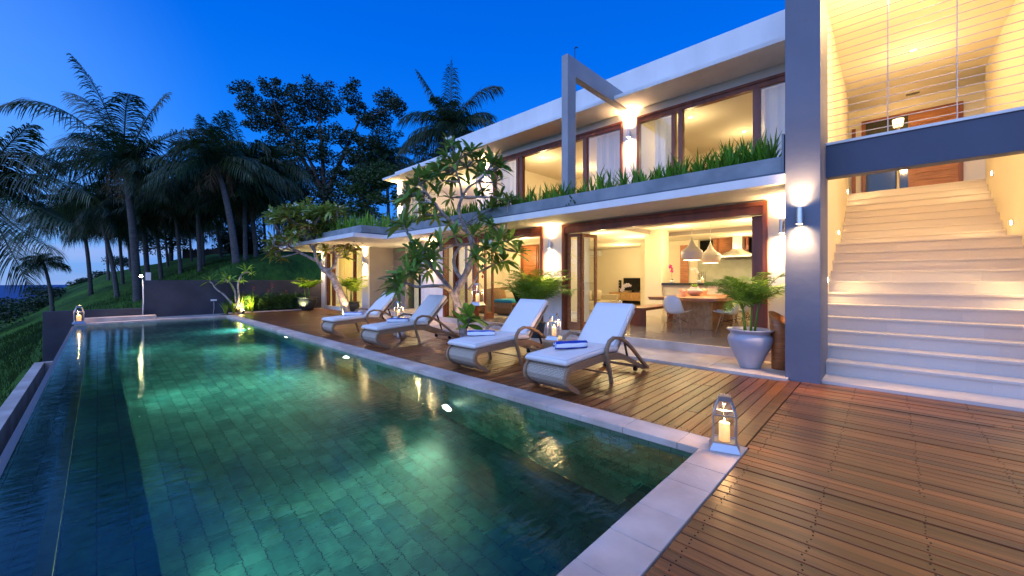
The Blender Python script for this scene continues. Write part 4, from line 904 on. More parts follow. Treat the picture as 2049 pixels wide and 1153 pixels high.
def make_chair(label):
    t = thing('shell_chair', label, 'chair', (0, 0, 0), 0, 'white shell chairs at the dining table')
    m = MB(); nu, nv = 12, 10                        # local: faces +x, seat height 0.45
    for i in range(nu + 1):
        s = i / nu
        if s < 0.5: u = s / 0.5; cx_ = 0.24 - 0.42 * u; cz = 0.435 - 0.02 * sin(pi * u) + 0.01 * (1 - u) - 0.02 * u ** 2
        else: u = (s - 0.5) / 0.5; cx_ = -0.18 - 0.12 * u - 0.03 * sin(pi * u); cz = 0.415 + 0.40 * u
        hw = 0.235 - 0.02 * s if s < 0.55 else 0.225 * sqrt(max(0.0, 1 - ((s - 0.55) / 0.47) ** 3.2))
        for j in range(nv + 1):
            v = -1 + 2 * j / nv; e = abs(v) ** 2.5
            m.v.append((cx_ + (0.07 * e if s > 0.4 else 0), v * max(hw, 0.06), cz + 0.05 * e * (1 if s < 0.6 else 0.2)))
    for i in range(nu):
        for j in range(nv):
            a = i * (nv + 1) + j; m.f.append((a, a + 1, a + nv + 2, a + nv + 1)); m.mi.append(0)
    o = m.build('shell', 'plastic', t, smooth=True); sd = o.modifiers.new('thick', 'SOLIDIFY'); sd.thickness = 0.012
    for sx, sy in ((1, 1), (1, -1), (-1, 1), (-1, -1)):
        MB().tube([(sx * 0.11 - 0.02, sy * 0.12, 0.41), (sx * 0.21 - 0.02, sy * 0.22, 0.0)], [0.014, 0.009], 8).build('leg', 'oak', t, smooth=True)
    m = MB()
    for a, b in (((0.13, 0.15, 0.30), (-0.19, 0.19, 0.20)), ((0.13, -0.15, 0.30), (-0.19, -0.19, 0.20)), ((0.16, 0.18, 0.20), (-0.17, 0.15, 0.30)), ((0.16, -0.18, 0.20), (-0.17, -0.15, 0.30)), ((0.12, 0.15, 0.33), (0.16, -0.19, 0.18)), ((-0.16, 0.15, 0.33), (-0.19, -0.19, 0.18)), ((0.12, -0.15, 0.33), (0.16, 0.19, 0.18)), ((-0.16, -0.15, 0.33), (-0.19, 0.19, 0.18))):
        m.tube([a, b], 0.004, 5)
    m.build('wire_brace', 'black', t); return t
c0 = make_chair('white shell chair at the near head of the dining table'); c0.location = (9.13, 3.50, ZF); c0.rotation_euler = (0, 0, -0.12)
dup(c0, (9.72, 2.62, ZF), pi / 2 + 0.1, 'white shell chair pulled out on the right side of the table, nearest the palm urn')
dup(c0, (10.5, 2.55, ZF), pi / 2 - 0.05, 'second white shell chair along the right side of the table, half hidden by palm leaves')
dup(c0, (11.3, 2.5, ZF), pi / 2, 'third white shell chair along the right side, farthest from the pool')
dup(c0, (12.35, 3.7, ZF), pi, 'white shell chair at the far head of the table near the counter')
def pendant(x, y, zb, label):
    t = thing('pendant_lamp', label, 'pendant lamp', (x, y, zb), 0, 'white pendant lamps over the dining table')
    pr = [(0.20, 0.0), (0.235, 0.07), (0.255, 0.18), (0.245, 0.235), (0.16, 0.30), (0.09, 0.37), (0.045, 0.46), (0.018, 0.54), (0.012, 0.56)]
    o = MB().lathe(pr, (x, y, zb), 32).build('shade', 'plastic', t, smooth=True); s = o.modifiers.new('t', 'SOLIDIFY'); s.thickness = 0.006
    MB().tube([(x, y, zb + 0.55), (x, y, 2.93)], 0.005, 6).build('cord', 'steel', t)
    MB().tube([(x, y, 2.925), (x, y, 2.949)], 0.06, 16).build('canopy', 'plastic', t)
    MB().lathe([(0.001, 0.05), (0.035, 0.03), (0.045, 0), (0.03, -0.035), (0.001, -0.045)], (x, y, zb + 0.10), 12).build('bulb', 'lampe', t, smooth=True)
    light('POINT', (x, y, zb + 0.03), 10, YEL, 0.05, parent=t)
pendant(10.3, 3.58, 1.84, 'left white bell-shaped pendant lamp above the dining table'); pendant(11.4, 3.48, 1.80, 'right white bell-shaped pendant lamp above the dining table')
t = thing('cooker_hood', 'steel chimney hood on the kitchen wall', 'cooker hood', (14.7, 2.07, 2.1))
cx_, cy_ = 14.68, P(1478, 500, 13.2).y
MB().add([(14.35, cy_ - 0.55, 2.10), (14.99, cy_ - 0.55, 2.10), (14.99, cy_ + 0.55, 2.10), (14.35, cy_ + 0.55, 2.10), (14.35, cy_ - 0.55, 2.14), (14.99, cy_ - 0.55, 2.14), (14.99, cy_ + 0.55, 2.14), (14.35, cy_ + 0.55, 2.14),
          (14.55, cy_ - 0.22, 2.30), (14.99, cy_ - 0.22, 2.30), (14.99, cy_ + 0.22, 2.30), (14.55, cy_ + 0.22, 2.30), (14.62, cy_ - 0.14, 2.38), (14.95, cy_ - 0.14, 2.38), (14.95, cy_ + 0.14, 2.38), (14.62, cy_ + 0.14, 2.38)],
         [(0, 3, 2, 1)] + [(a + i, a + (i + 1) % 4, a + 4 + (i + 1) % 4, a + 4 + i) for a in (0, 4, 8) for i in range(4)]).build('canopy', 'steel', t)
MB().box(14.62, 14.95, cy_ - 0.14, cy_ + 0.14, 2.38, 2.94).build('chimney', 'steel', t)
# TV wall
TVY = P(1246, 568, 17).y
t = thing('tv_stand', 'low pale oak media cabinet under the television', 'tv stand', (16.5, 8.0, ZF))
MB().box(16.2, 16.75, 7.35, 9.3, 0.42, 0.78).build('cabinet', 'oak', t, bevel=0.004)
MB().box(16.25, 16.7, 7.45, 9.2, ZF, 0.24).build('plinth', 'oak', t); MB().box(16.3, 16.7, 7.5, 9.15, 0.24, 0.42).build('shelf_recess', 'black', t)
for a in (7.38, 8.0, 8.65): MB().box(16.18, 16.2, a, a + 0.60, 0.45, 0.76).build('drawer_front', 'oak', t)
tz = P(1246, 568, 17).z
t = thing('television', 'black flat television on the oak cabinet', 'television', (16.55, TVY, 0.78))
MB().box(16.5, 16.56, TVY - 0.45, TVY + 0.45, 0.87, 1.43).build('frame', 'black', t, bevel=0.006); MB().box(16.495, 16.499, TVY - 0.42, TVY + 0.42, 0.90, 1.40).build('screen', 'screen', t)
MB().box(16.45, 16.62, TVY - 0.2, TVY + 0.2, 0.78, 0.80).box(16.52, 16.56, TVY - 0.04, TVY + 0.04, 0.80, 0.88).build('stand', 'black', t)
for s, lb in ((1, 'left'), (-1, 'right')):
    t = thing('speaker', 'slim black speaker on the %s side of the television' % lb, 'speaker', (16.5, TVY + s * 0.62, 0.78), 0, 'speakers beside the television')
    MB().box(16.46, 16.56, TVY + s * 0.62 - 0.045, TVY + s * 0.62 + 0.045, 0.78, 1.33).build('cabinet', 'black', t)
    for z in (0.95, 1.10, 1.22): MB().tube([(16.46, TVY + s * 0.62, z), (16.455, TVY + s * 0.62, z)], 0.03, 10).build('driver', 'steel', t)
t = thing('sofa', 'beige low sofa with its back to the pool doors in the living area', 'sofa', (14.0, 9.2, ZF))
SY = P(1205, 600, 15).y
MB().box(12.3, 14.9, 8.2, 9.1, ZF, 0.50).build('seat', 'sofa', t, bevel=0.03); MB().box(12.3, 14.9, 8.9, 9.2, 0.5, 0.86).build('backrest', 'sofa', t, bevel=0.03)
MB().box(12.1, 12.32, 7.9, 9.2, ZF, 0.74).build('armrest', 'sofa', t, bevel=0.03); MB().box(14.9, 15.1, 8.2, 9.2, ZF, 0.74).build('armrest', 'sofa', t, bevel=0.03)
for i, (x, lb) in enumerate(((12.75, 'nearest'), (13.45, 'middle'), (14.2, 'far'))):
    o = MB().box(x - 0.28, x + 0.28, 8.62, 8.84, 0.51, 0.93).build('cushion', 'sofa', bevel=0.07, smooth=True); tag(o, 'beige square cushion, %s one on the sofa' % lb, 'cushion', 'cushions on the sofa')
t = thing('air_conditioner', 'white split air conditioner high on the living room wall', 'air conditioner', (16.65, 10.4, 2.5))
MB().box(16.55, 16.79, 10.0, 10.8, 2.48, 2.76).build('body', 'plastic', t, bevel=0.03); MB().box(16.53, 16.55, 10.05, 10.75, 2.50, 2.54).build('louvre', 'steel', t)
# wicker lounge
def round_chair(x, y, rz, label):
    t = thing('wicker_chair', label, 'armchair', (x, y, ZF), rz, 'round woven lounge chairs')
    m = MB(); n = 26; hs = 7
    for k in range(hs + 1):
        u = k / hs
        for j in range(n + 1):
            a = -pi * 0.80 + 2 * pi * 0.80 * j / n + pi
            top = 0.38 + 0.52 * max(0, cos((a - pi) * 0.62)) ** 1.2
            r_ = 0.44 + 0.11 * sin(pi * u * 0.8)
            m.v.append((r_ * cos(a), r_ * sin(a), 0.03 + (top - 0.03) * u))
    for k in range(hs):
        for j in range(n):
            a = k * (n + 1) + j; m.f.append((a, a + 1, a + n + 2, a + n + 1)); m.mi.append(0)
    o = m.build('shell', 'rattan', t, smooth=True, local=True); s = o.modifiers.new('t', 'SOLIDIFY'); s.thickness = 0.05
    MB().lathe([(0, 0.36), (0.40, 0.36), (0.43, 0.30), (0.42, 0.10), (0, 0.10)], (0, 0, 0), 24).build('seat_base', 'rattan', t, smooth=True, local=True)
    MB().lathe([(0, 0.46), (0.32, 0.45), (0.38, 0.40), (0.36, 0.36), (0, 0.36)], (0.03, 0, 0), 22).build('seat_cushion', 'straw', t, smooth=True, local=True)
    return t
round_chair(10.6, 10.3, -2.2, 'round brown wicker armchair with a striped cushion, by the lounge wall'); round_chair(9.5, 10.1, 1.2, 'near wicker armchair turned away, only its curved back showing')
o = MB().box(-0.05, 0.05, -0.2, 0.2, -0.17, 0.17).build('striped_cushion', 'straw', bevel=0.04, smooth=True); o.location = (10.78, 10.42, 0.80); o.rotation_euler = (0, -0.3, -2.2); tag(o, 'cream striped cushion in the round wicker armchair', 'cushion')
t = thing('footstool', 'curved woven footstool with rounded ends in the wicker lounge', 'footstool', (9.2, 8.9, ZF))
m = MB().strip([(8.95, 0.60), (8.93, 0.45), (9.02, 0.27), (9.15, 0.19), (9.45, 0.19), (9.58, 0.27), (9.67, 0.45), (9.65, 0.60)], 8.55, 9.35, 0.04); m.build('frame', 'rattan', t, smooth=False)
MB().box(8.95, 9.65, 8.55, 9.35, 0.56, 0.61).build('top', 'rattan', t)
o = MB().box(8.94, 9.66, 8.54, 9.36, 0.612, 0.72).build('seat_pad', 'turq', bevel=0.04, smooth=True); tag(o, 'flat turquoise cushion on the woven footstool', 'cushion')
o = MB().lathe([(0, 0.015), (1.2, 0.012), (1.25, 0.0)], (9.8, 9.4, ZF), 40, sx=1, sy=1.1).build('rug', 'straw', smooth=True); tag(o, 'round cream rug under the wicker armchairs', 'rug')
# table and counter decoration
def bowl(loc, label, s=1.0):
    m = MB(); n = 24
    for k, (r_, z) in enumerate(((0.001, 0.0), (0.05, 0.0), (0.075, 0.05), (0.095, 0.11), (0.105, 0.16))):
        for j in range(n):
            a = 2 * pi * j / n; zz = z + (0.03 * sin(3 * a) if k == 4 else 0); m.v.append((r_ * s * cos(a), r_ * s * sin(a), zz * s))
    m.f = [(i * n + j, i * n + (j + 1) % n, (i + 1) * n + (j + 1) % n, (i + 1) * n + j) for i in range(4) for j in range(n)]; m.mi = [0] * len(m.f)
    o = m.build('scalloped_bowl', 'bowl', smooth=True); o.location = loc; sd = o.modifiers.new('t', 'SOLIDIFY'); sd.thickness = 0.005; tag(o, label, 'bowl', 'scalloped candle bowls on the table')
bowl((10.2, 3.75, 0.933), 'peach scalloped bowl on the left of the table vase'); bowl((11.6, 3.7, 0.933), 'peach scalloped bowl on the right of the table vase')
o = MB().lathe([(0, 0), (0.10, 0), (0.19, 0.07), (0.21, 0.12), (0.15, 0.17), (0.10, 0.19), (0.115, 0.23), (0.10, 0.22)], (10.9, 3.72, 0.933), 28).build('table_vase', 'pink', smooth=True); tag(o, 'squat pale pink vase in the middle of the dining table', 'vase')
t = thing('succulent', 'small green rosette plant in the pink table vase', 'plant', (10.9, 3.72, 1.14)); m = MB()
for k in range(16):
    a = k * 2.4; r_ = 0.10 + 0.03 * rnd(0, 1); m.blade((10.9, 3.72, 1.12), (10.9 + r_ * cos(a), 3.72 + r_ * sin(a), 1.20 + rnd(0, 0.06)), (10.9 + 0.6 * r_ * cos(a), 3.72 + 0.6 * r_ * sin(a), 1.19), 0.05, (-sin(a), cos(a), 0), 3)
m.build('leaves', 'areca', t)
def orchid(loc, label, petal, h, arch, n=9, s=1.0, lean=(0, 1)):
    t = thing('orchid', label, 'orchid', loc)
    L0 = Vector(loc); pot = MB().lathe([(0, 0), (0.05, 0), (0.065, 0.10), (0.06, 0.10), (0, 0.085)], loc, 16); pot.build('pot', 'plastic', t, smooth=True)
    pts = [L0 + Vector((lean[0] * arch * (u ** 2.2), lean[1] * arch * (u ** 2.2), 0.08 + h * (1 - (1 - u) ** 1.9) - 0.25 * h * max(0, u - 0.7) * 2)) for u in [i / 10 for i in range(11)]]
    MB().tube(pts, 0.004, 5).build('stem', 'leafmid', t)
    m = MB()
    for i in range(n):
        p = pts[4 + int(i * 6 / n)] + Vector((rnd(-.02, .02), rnd(-.02, .02), rnd(-0.03, 0.0)))
        for k in range(5):
            a = k * 2 * pi / 5 + rnd(0, 1); d = Vector((cos(a) * -R[0], cos(a) * -R[1], sin(a))); e = p + d * 0.042 * s
            m.blade(p, e, (p + e) / 2 + Vector((-0.01, -0.01, 0)), 0.042 * s, Vector((R[0] * -sin(a), R[1] * -sin(a), cos(a))), 2)
    m.build('flowers', petal, t)
    m = MB()
    for k in range(5):
        a = k * 1.3; e = L0 + Vector((0.16 * cos(a), 0.16 * sin(a), 0.12)); m.blade(L0 + Vector((0, 0, 0.09)), e, (L0 + e) / 2 + Vector((0, 0, 0.09)), 0.05, (-sin(a), cos(a), 0), 4)
    m.build('leaves', 'leafmid', t)
orchid((12.62, P(1403, 560, 12).y + 0.05, 1.25), 'arching white orchid on the kitchen counter', 'orchidw', 0.40, 0.28, 12, 1.35)
orchid((12.62, 5.0, 1.25), 'magenta orchid on the counter end beside the timber door', 'orchidp', 0.52, 0.10, 5, 1.5)
q = P(1241, 610, 11.6); orchid((q.x, q.y, ZF + 0.45), 'white orchid drooping on a low table near the sofa', 'orchidw', 0.55, -0.38, 14, 1.5)
t = thing('coffee_table', 'small low timber table under the white orchid by the sofa', 'low table', (q.x, q.y, ZF)); MB().box(q.x - 0.25, q.x + 0.3, q.y - 0.3, q.y + 0.25, 0.53, 0.63).build('top', 'oak', t); MB().box(q.x - 0.2, q.x + 0.25, q.y - 0.25, q.y + 0.2, ZF, 0.53).build('base', 'oak', t)
lc = (12.66, P(1401, 560, 12.2).y - 0.12, 1.25); t = thing('glass_cylinder_lantern', 'clear cylinder candle holder with wire frame on the kitchen counter', 'candle holder', lc)
MB().lathe([(0.075, 0), (0.075, 0.26)], lc, 20).build('glass', 'lglass', t, smooth=True)
m = MB()
for k in range(4): m.tube([(lc[0] + 0.085 * cos(k * pi / 2), lc[1] + 0.085 * sin(k * pi / 2), 1.25), (lc[0] + 0.085 * cos(k * pi / 2), lc[1] + 0.085 * sin(k * pi / 2), 1.60)], 0.005, 5)
m.build('wire_frame', 'black', t); candle((lc[0], lc[1], 1.255), 'candle in the cylinder holder on the kitchen counter', 0.12, 0.045, 2)
# table lamp upstairs in the hall
t = thing('hall_lamp', 'small white shaded lamp on the upper hall floor behind the beam', 'table lamp', (13.9, 0.03, 3.55))
q = P(1797, 246, 9.9); MB().lathe([(0.09, -0.09), (0.11, 0.09)], q, 22).build('shade', 'shade', t, smooth=True); MB().tube([(q.x, q.y, 3.545), (q.x, q.y, q.z)], 0.03, 8).build('stand', 'steel', t); light('POINT', (q.x, q.y, q.z), 8, WARM, 0.04, parent=t)
t.location = (t.location.x, t.location.y, 3.545)

# ================================================================== POTS
t = thing('white_urn', 'large white urn with a flared rim holding a palm, by the tall grey pillar', 'planter', (6.80, 1.52, 0.03))
UL = (6.80, 1.52, 0.03); MB().lathe([(0, 0), (0.135, 0), (0.145, 0.02), (0.20, 0.16), (0.275, 0.32), (0.300, 0.42), (0.29, 0.47), (0.255, 0.505), (0.262, 0.53), (0.305, 0.56), (0.312, 0.575), (0.30, 0.58), (0.25, 0.535), (0.24, 0.50), (0.0, 0.49)], UL, 48).build('urn_body', 'urn', t, smooth=True)
MB().lathe([(0, 0.50), (0.245, 0.50)], UL, 24).build('soil', 'soil', t)
def clay_pot(loc, label, s=1.0):
    t = thing('dark_pot', label, 'planter', loc, 0, 'dark stoneware pots in front of the far wing')
    MB().lathe([(0, 0), (0.19 * s, 0), (0.29 * s, 0.14 * s), (0.345 * s, 0.32 * s), (0.34 * s, 0.42 * s), (0.31 * s, 0.455 * s), (0.36 * s, 0.48 * s), (0.36 * s, 0.50 * s), (0.31 * s, 0.49 * s), (0, 0.44 * s)], loc, 32).build('pot_body', 'potdark', t, smooth=True)
FP1 = (6.45, 18.75, 0.0); FP2 = (6.72, 15.05, 0.0)
clay_pot(FP1, 'dark round pot near the far garden wall', 1.15); clay_pot(FP2, 'dark round pot by the corner of the far wing, behind the leaning frangipani'); 
t = thing('log_vase', 'tall hollowed orange log vase with a slanted mouth beside the pillar', 'vase', (6.98, 1.16, 0.03))
m = MB(); n = 24
for k, (r_, z, sl) in enumerate(((0.001, 0.03, 0), (0.115, 0.03, 0), (0.12, 0.3, 0), (0.135, 0.60, 0.4), (0.155, 0.78, 1), (0.135, 0.78, 1), (0.09, 0.35, 0.3), (0.001, 0.34, 0))):
    for j in range(n):
        a = 2 * pi * j / n; m.v.append((6.98 + r_ * cos(a) * (1 + 0.05 * sin(3 * a)), 1.16 + r_ * sin(a), z + sl * 0.10 * sin(a + 0.3) ))
m.f = [(i * n + j, i * n + (j + 1) % n, (i + 1) * n + (j + 1) % n, (i + 1) * n + j) for i in range(7) for j in range(n)]; m.mi = [0] * len(m.f)
m.build('log_body', 'woodor', t, smooth=True)

# ================================================================== PLANTS
UP = Vector((0, 0, 1))
def pinnate(m, pts, w, n, droop=0.3, lw=0.02, vshape=0.25, mi=0, tipfade=0.5, seg=3, jit=0.13):
    """leaflets either side of a frond spine given as points"""
    k = len(pts) - 1
    for i in range(n):
        t = 0.10 + 0.90 * (i + rnd(-.2, .2)) / n; t = min(max(t, 0), 0.999); j = int(t * k); f = t * k - j
        p = pts[j] * (1 - f) + pts[j + 1] * f; d = (pts[j + 1] - pts[j]).normalized()
        s = d.cross(UP); s = s.normalized() if s.length > 0.05 else Vector((1, 0, 0)); nv = s.cross(d)
        ln = w * (0.45 + 0.55 * sin(pi * min(1, 0.15 + t * 0.9)) ** 0.8) * (1 - tipfade * max(0, t - 0.75) * 2)
        for sd in (-1, 1):
            o = (s * sd + d * (0.55 + 0.7 * t) + nv * vshape).normalized() * ln * rnd(0.85, 1.1)
            o += Vector((rnd(-jit, jit), rnd(-jit, jit), rnd(-jit, jit))) * ln
            tip = p + o - UP * droop * ln * rnd(0.6, 1.4); ctrl = p + o * 0.55 + UP * 0.04 * ln
            m.blade(p, tip, ctrl, lw, d, seg, mi, prof=lambda q: (0.5 + q * 1.4 if q < 0.35 else 1.0) * (1 - 0.35 * q))
def bez(a, c, b, n=12): return [a * (1 - i / n) ** 2 + c * 2 * (i / n) * (1 - i / n) + b * (i / n) ** 2 for i in range(n + 1)]
def palm_crown(seed, nf, L_, leafn=46, lw=0.060, ll=0.98, up=0.9):
    random.seed(seed); m = MB(); O = Vector((0, 0, 0))
    for i in range(nf):
        az = i * 2.399 + rnd(-.3, .3); u = i / nf                       # young fronds upright, old ones hanging
        el = radians(82 - 95 * u ** 0.85 + rnd(-8, 8)); ln = L_ * rnd(0.8, 1.1) * (0.85 + 0.15 * u)
        d = Vector((cos(az) * cos(el), sin(az) * cos(el), sin(el))); h = Vector((cos(az), sin(az), 0))
        c_ = d * ln * 0.55; b = d * ln * 0.80 + h * ln * 0.20 - UP * ln * (0.12 + 0.38 * cos(el))
        pts = bez(O, c_, b, 10); m.tube(pts, [0.035 * (1 - 0.85 * q / 10) for q in range(11)], 4, cap=False)
        pinnate(m, pts, ll * rnd(0.85, 1.1), leafn, droop=0.55 + 0.65 * u, lw=lw, vshape=0.30 - 0.3 * u)
    return m
random.seed(5)
CROWNS = []
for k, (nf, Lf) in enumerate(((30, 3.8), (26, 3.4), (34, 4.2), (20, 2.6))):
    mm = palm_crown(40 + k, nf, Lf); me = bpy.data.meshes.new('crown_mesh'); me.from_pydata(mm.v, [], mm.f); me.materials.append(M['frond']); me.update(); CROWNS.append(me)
def palm(base, crown, label, r0=0.17, kind=0, s=1.0, rz=None, bulge=0.0, extra=(), nuts=False):
    base = Vector(base); crown = Vector(crown); t = thing('coconut_palm', label, 'palm tree', base, 0, 'coconut palms on the slope')
    side = (crown - base); side.z = 0; c_ = base + (crown - base) * 0.5 - side * 0.28 + Vector((0, 0, 0.3))
    r0 *= 0.82; pts = bez(base - UP * 0.25, c_, crown, 14)
    rad = [r0 * (1.35 if i == 0 else 1.0 - 0.38 * i / 14) * (1 + 0.05 * (i % 2)) for i in range(15)]
    MB().tube(pts, rad, 9).build('trunk', 'trunk', t, smooth=True)
    o = bpy.data.objects.new('crown', CROWNS[kind]); C.objects.link(o); o.parent = t; o.location = crown - base; o.scale = (s, s, s); o.rotation_euler = (rnd(-.1, .1), rnd(-.1, .1), rnd(0, 6) if rz is None else rz)
    if extra:
        m = MB()
        for (tip, ctrl) in extra:
            pt = bez(crown, Vector(ctrl), Vector(tip), 14); ln = sum((pt[i + 1] - pt[i]).length for i in range(14))
            m.tube(pt, [0.045 * (1 - 0.85 * q / 14) for q in range(15)], 5, cap=False); pinnate(m, pt, 1.2, 80, droop=0.75, lw=0.055, vshape=0.1, seg=4)
        m.build('frond', 'frond', t)
    return t
def skirt(t, seed):
    random.seed(seed); m = MB(); c_ = [o for o in t.children if o.name.startswith('crown')][0].location
    for k in range(5):
        a = k * 1.3 + rnd(0, 1); ln = rnd(1.3, 2.0); h = Vector((cos(a), sin(a), 0)); pt = bez(c_, c_ + h * 0.8 - UP * 0.1, c_ + h * rnd(0.5, 0.9) - UP * ln, 8)
        m.tube(pt, [0.03 * (1 - 0.8 * q / 8) for q in range(9)], 4, cap=False); pinnate(m, pt, 0.55, 22, droop=0.9, lw=0.045, vshape=0, jit=0.3)
    m.build('dead_frond', 'dryfrond', t, local=True)
M['dryfrond'] = mat('dry_frond', (0.16, 0.095, 0.04), 0.8, island=0.4)
def PP(px, py, D): return P(px, py, D)
DM = 21.0
cm = P(248, 330, DM)
palm(G(277, 616, -0.14) if False else P(277, 618, DM), cm, 'largest coconut palm with a thick trunk rising behind the low dark wall', 0.24, 2, 0.80, rz=1.0,
     extra=[(P(145, 112, DM - .5), P(215, 190, DM)), (P(2, 212, DM - 1.5), P(120, 170, DM)), (P(138, 185, DM + 1), P(205, 200, DM)), (P(333, 187, DM + 1), P(290, 230, DM)), (P(262, 188, DM - 1), P(248, 190, DM)),
            (P(20, 420, DM - 2), P(85, 290, DM - 1)), (P(430, 262, DM), P(350, 245, DM)), (P(120, 300, DM + 1), P(170, 235, DM)), (P(90, 470, DM), P(130, 330, DM)), (P(395, 350, DM - 1), P(330, 300, DM))])
palm(P(105, 619, 25), P(86, 525, 25), 'small low palm alone in front of the sea at the left', 0.13, 3, 0.5)
palm(P(182, 586, 27), P(162, 430, 27), 'slim palm left of the thick-trunked palm, first of the row on the slope', 0.15, 1, 0.95)
palm(P(236, 603, 24), P(192, 418, 24), 'palm with a trunk leaning left just left of the thick-trunked palm', 0.16, 0, 0.85)
palm(P(247, 593, 29), P(234, 440, 29), 'thin straight palm between the leaning palm and the thick-trunked palm', 0.14, 1, 0.9)
palm(P(262, 548, 38), P(250, 440, 38), 'distant thin palm just left of the thick trunk', 0.16, 1, 1.0)
palm(P(296, 575, 26), P(280, 400, 26), 'straight palm rising behind the left end of the tall grey wall', 0.19, 0, 0.9)
palm(P(324, 575, 26), P(303, 412, 27), 'slim curved palm behind the left part of the tall grey wall', 0.15, 1, 0.95)
palm(P(363, 572, 25), P(346, 405, 26), 'palm leaning left behind the middle of the tall grey wall', 0.15, 0, 0.85)
palm(P(401, 566, 24), P(391, 375, 25), 'pale upright palm behind the tall grey wall, front one of a close pair', 0.16, 2, 0.8)
palm(P(407, 560, 26), P(402, 400, 27), 'darker palm standing right behind the pale upright one', 0.14, 1, 0.85)
palm(P(445, 550, 31), P(428, 420, 31), 'thin palm with its whole trunk base visible on the slope', 0.15, 1, 0.9)
palm(P(474, 535, 21), P(432, 330, 21), 'thick ringed palm leaning left behind the sapling', 0.22, 2, 0.78, extra=[(P(405, 235, 21), P(425, 275, 21)), (P(448, 226, 21), P(438, 270, 21)), (P(350, 300, 20), P(385, 260, 21))])
palm(P(492, 560, 24), P(487, 345, 24), 'upright palm behind the right part of the wall', 0.17, 0, 0.9, extra=[(P(462, 225, 24), P(480, 280, 24)), (P(540, 300, 24), P(515, 270, 24))])
palm(P(516, 570, 25), P(500, 395, 25), 'palm with pale trunk close to the far frangipani', 0.18, 1, 0.95)
palm(P(361, 535, 38), P(356, 448, 38), 'small distant palm in the middle of the slope', 0.14, 3, 1.1)
palm(P(-20, 660, 15), P(-48, 370, 15), 'palm at the left edge of the view with long fronds reaching in', 0.2, 2, 0.55, extra=[(P(105, 330, 14.5), P(30, 268, 15)), (P(150, 455, 14), P(50, 395, 15)), (P(110, 500, 14), P(20, 460, 15)), (P(60, 575, 15), P(10, 480, 15)), (P(60, 250, 15), P(0, 300, 15)), (P(185, 395, 14), P(80, 320, 15))])
palm(P(560, 560, 26), P(548, 335, 26), 'palm behind the far frangipani at the foot of the big tree', 0.17, 0, 0.85)
palm(P(912, 520, 27), P(905, 262, 27), 'tall palm rising above the villa roof behind the big frangipani', 0.2, 0, 1.0, extra=[(P(905, 118, 27), P(900, 190, 27)), (P(1003, 175, 27), P(950, 165, 27)), (P(836, 143, 27), P(870, 190, 27)), (P(800, 240, 26), P(845, 205, 27)), (P(985, 235, 28), P(955, 210, 27)), (P(810, 285, 26), P(850, 250, 27))])
palm(P(338, 560, 33), P(322, 425, 33), 'slim palm on the slope between two nearer trunks behind the wall', 0.13, 1, 0.8)
palm(P(385, 555, 34), P(374, 430, 34), 'faint slim palm far up the slope, left of the close pair', 0.13, 3, 1.1)
palm(P(218, 575, 33), P(207, 440, 33), 'distant slim palm on the crest right of the first palm of the row', 0.13, 3, 1.1)
palm(P(534, 560, 30), P(524, 400, 30), 'slim palm deep behind the far frangipani', 0.14, 1, 0.9)
palm(P(780, 520, 30), P(772, 325, 30), 'half hidden palm between the broad tree and the villa roof', 0.17, 1, 0.9)

for i_, t_ in enumerate([o for o in C.objects if o.name.startswith('coconut_palm')]):
    if i_ % 3 != 1: skirt(t_, 90 + i_)
# broadleaf trees -----------------------------------------------------
def leafcloud(m, c_, rx, rz_, n, size, mi=0, nl=True):
    for _ in range(n):
        while True:
            v = Vector((rnd(-1, 1), rnd(-1, 1), rnd(-1, 1)))
            if 0.25 < v.length < 1: break
        p = Vector(c_) + Vector((v.x * rx, v.y * rx, v.z * rz_)); d = Vector((rnd(-1, 1), rnd(-1, 1), rnd(-0.7, 0.4))).normalized(); s = d.orthogonal().normalized(); q = rnd(0, pi); s = s * cos(q) + d.cross(s) * sin(q)
        L_ = size * rnd(0.7, 1.3); w = L_ * 0.30; m.add([p, p + d * L_ * 0.5 - s * w, p + d * L_, p + d * L_ * 0.5 + s * w], [(0, 1, 2, 3)], mi)
def tree(label, base, forks, clumps, leafm, D, n=260, size=0.20, rr=1.0, r0=0.3, name='broadleaf_tree'):
    t = thing(name, label, 'tree', base); base = Vector(base)
    m = MB(); f0 = Vector(forks[0]); m.tube(bez(base - UP * 0.3, (base + f0) / 2 + Vector((0.2, 0.1, 0)), f0, 8), [r0 * (1.2 - 0.55 * i / 8) for i in range(9)], 8)
    for f in forks[1:]:
        m.tube(bez(f0, (f0 + Vector(f)) / 2 + UP * 0.3, Vector(f), 6), [r0 * (0.6 - 0.4 * i / 6) for i in range(7)], 6)
    cl = [Vector(c_[:3]) for c_ in clumps]
    for c_ in cl:
        f = min(forks, key=lambda q: (Vector(q) - c_).length); m.tube(bez(Vector(f), (Vector(f) + c_) / 2 - UP * 0.15, c_, 5), [r0 * (0.22 - 0.18 * i / 5) for i in range(6)], 5, cap=False)
    m.build('trunk', 'barkd', t, smooth=True)
    m = MB()
    for c_ in cl:
        r_ = rr * rnd(0.8, 1.25); leafcloud(m, c_, r_, r_ * 0.62, int(n * r_ * r_ / (rr * rr)), size)
        for _ in range(3):
            o = Vector((rnd(-1, 1), rnd(-1, 1), rnd(-0.6, 0.9))) * r_; leafcloud(m, c_ + o, r_ * 0.42, r_ * 0.34, n // 6, size)
    m.build('crown', leafm, t); return t
random.seed(77)
D = 30
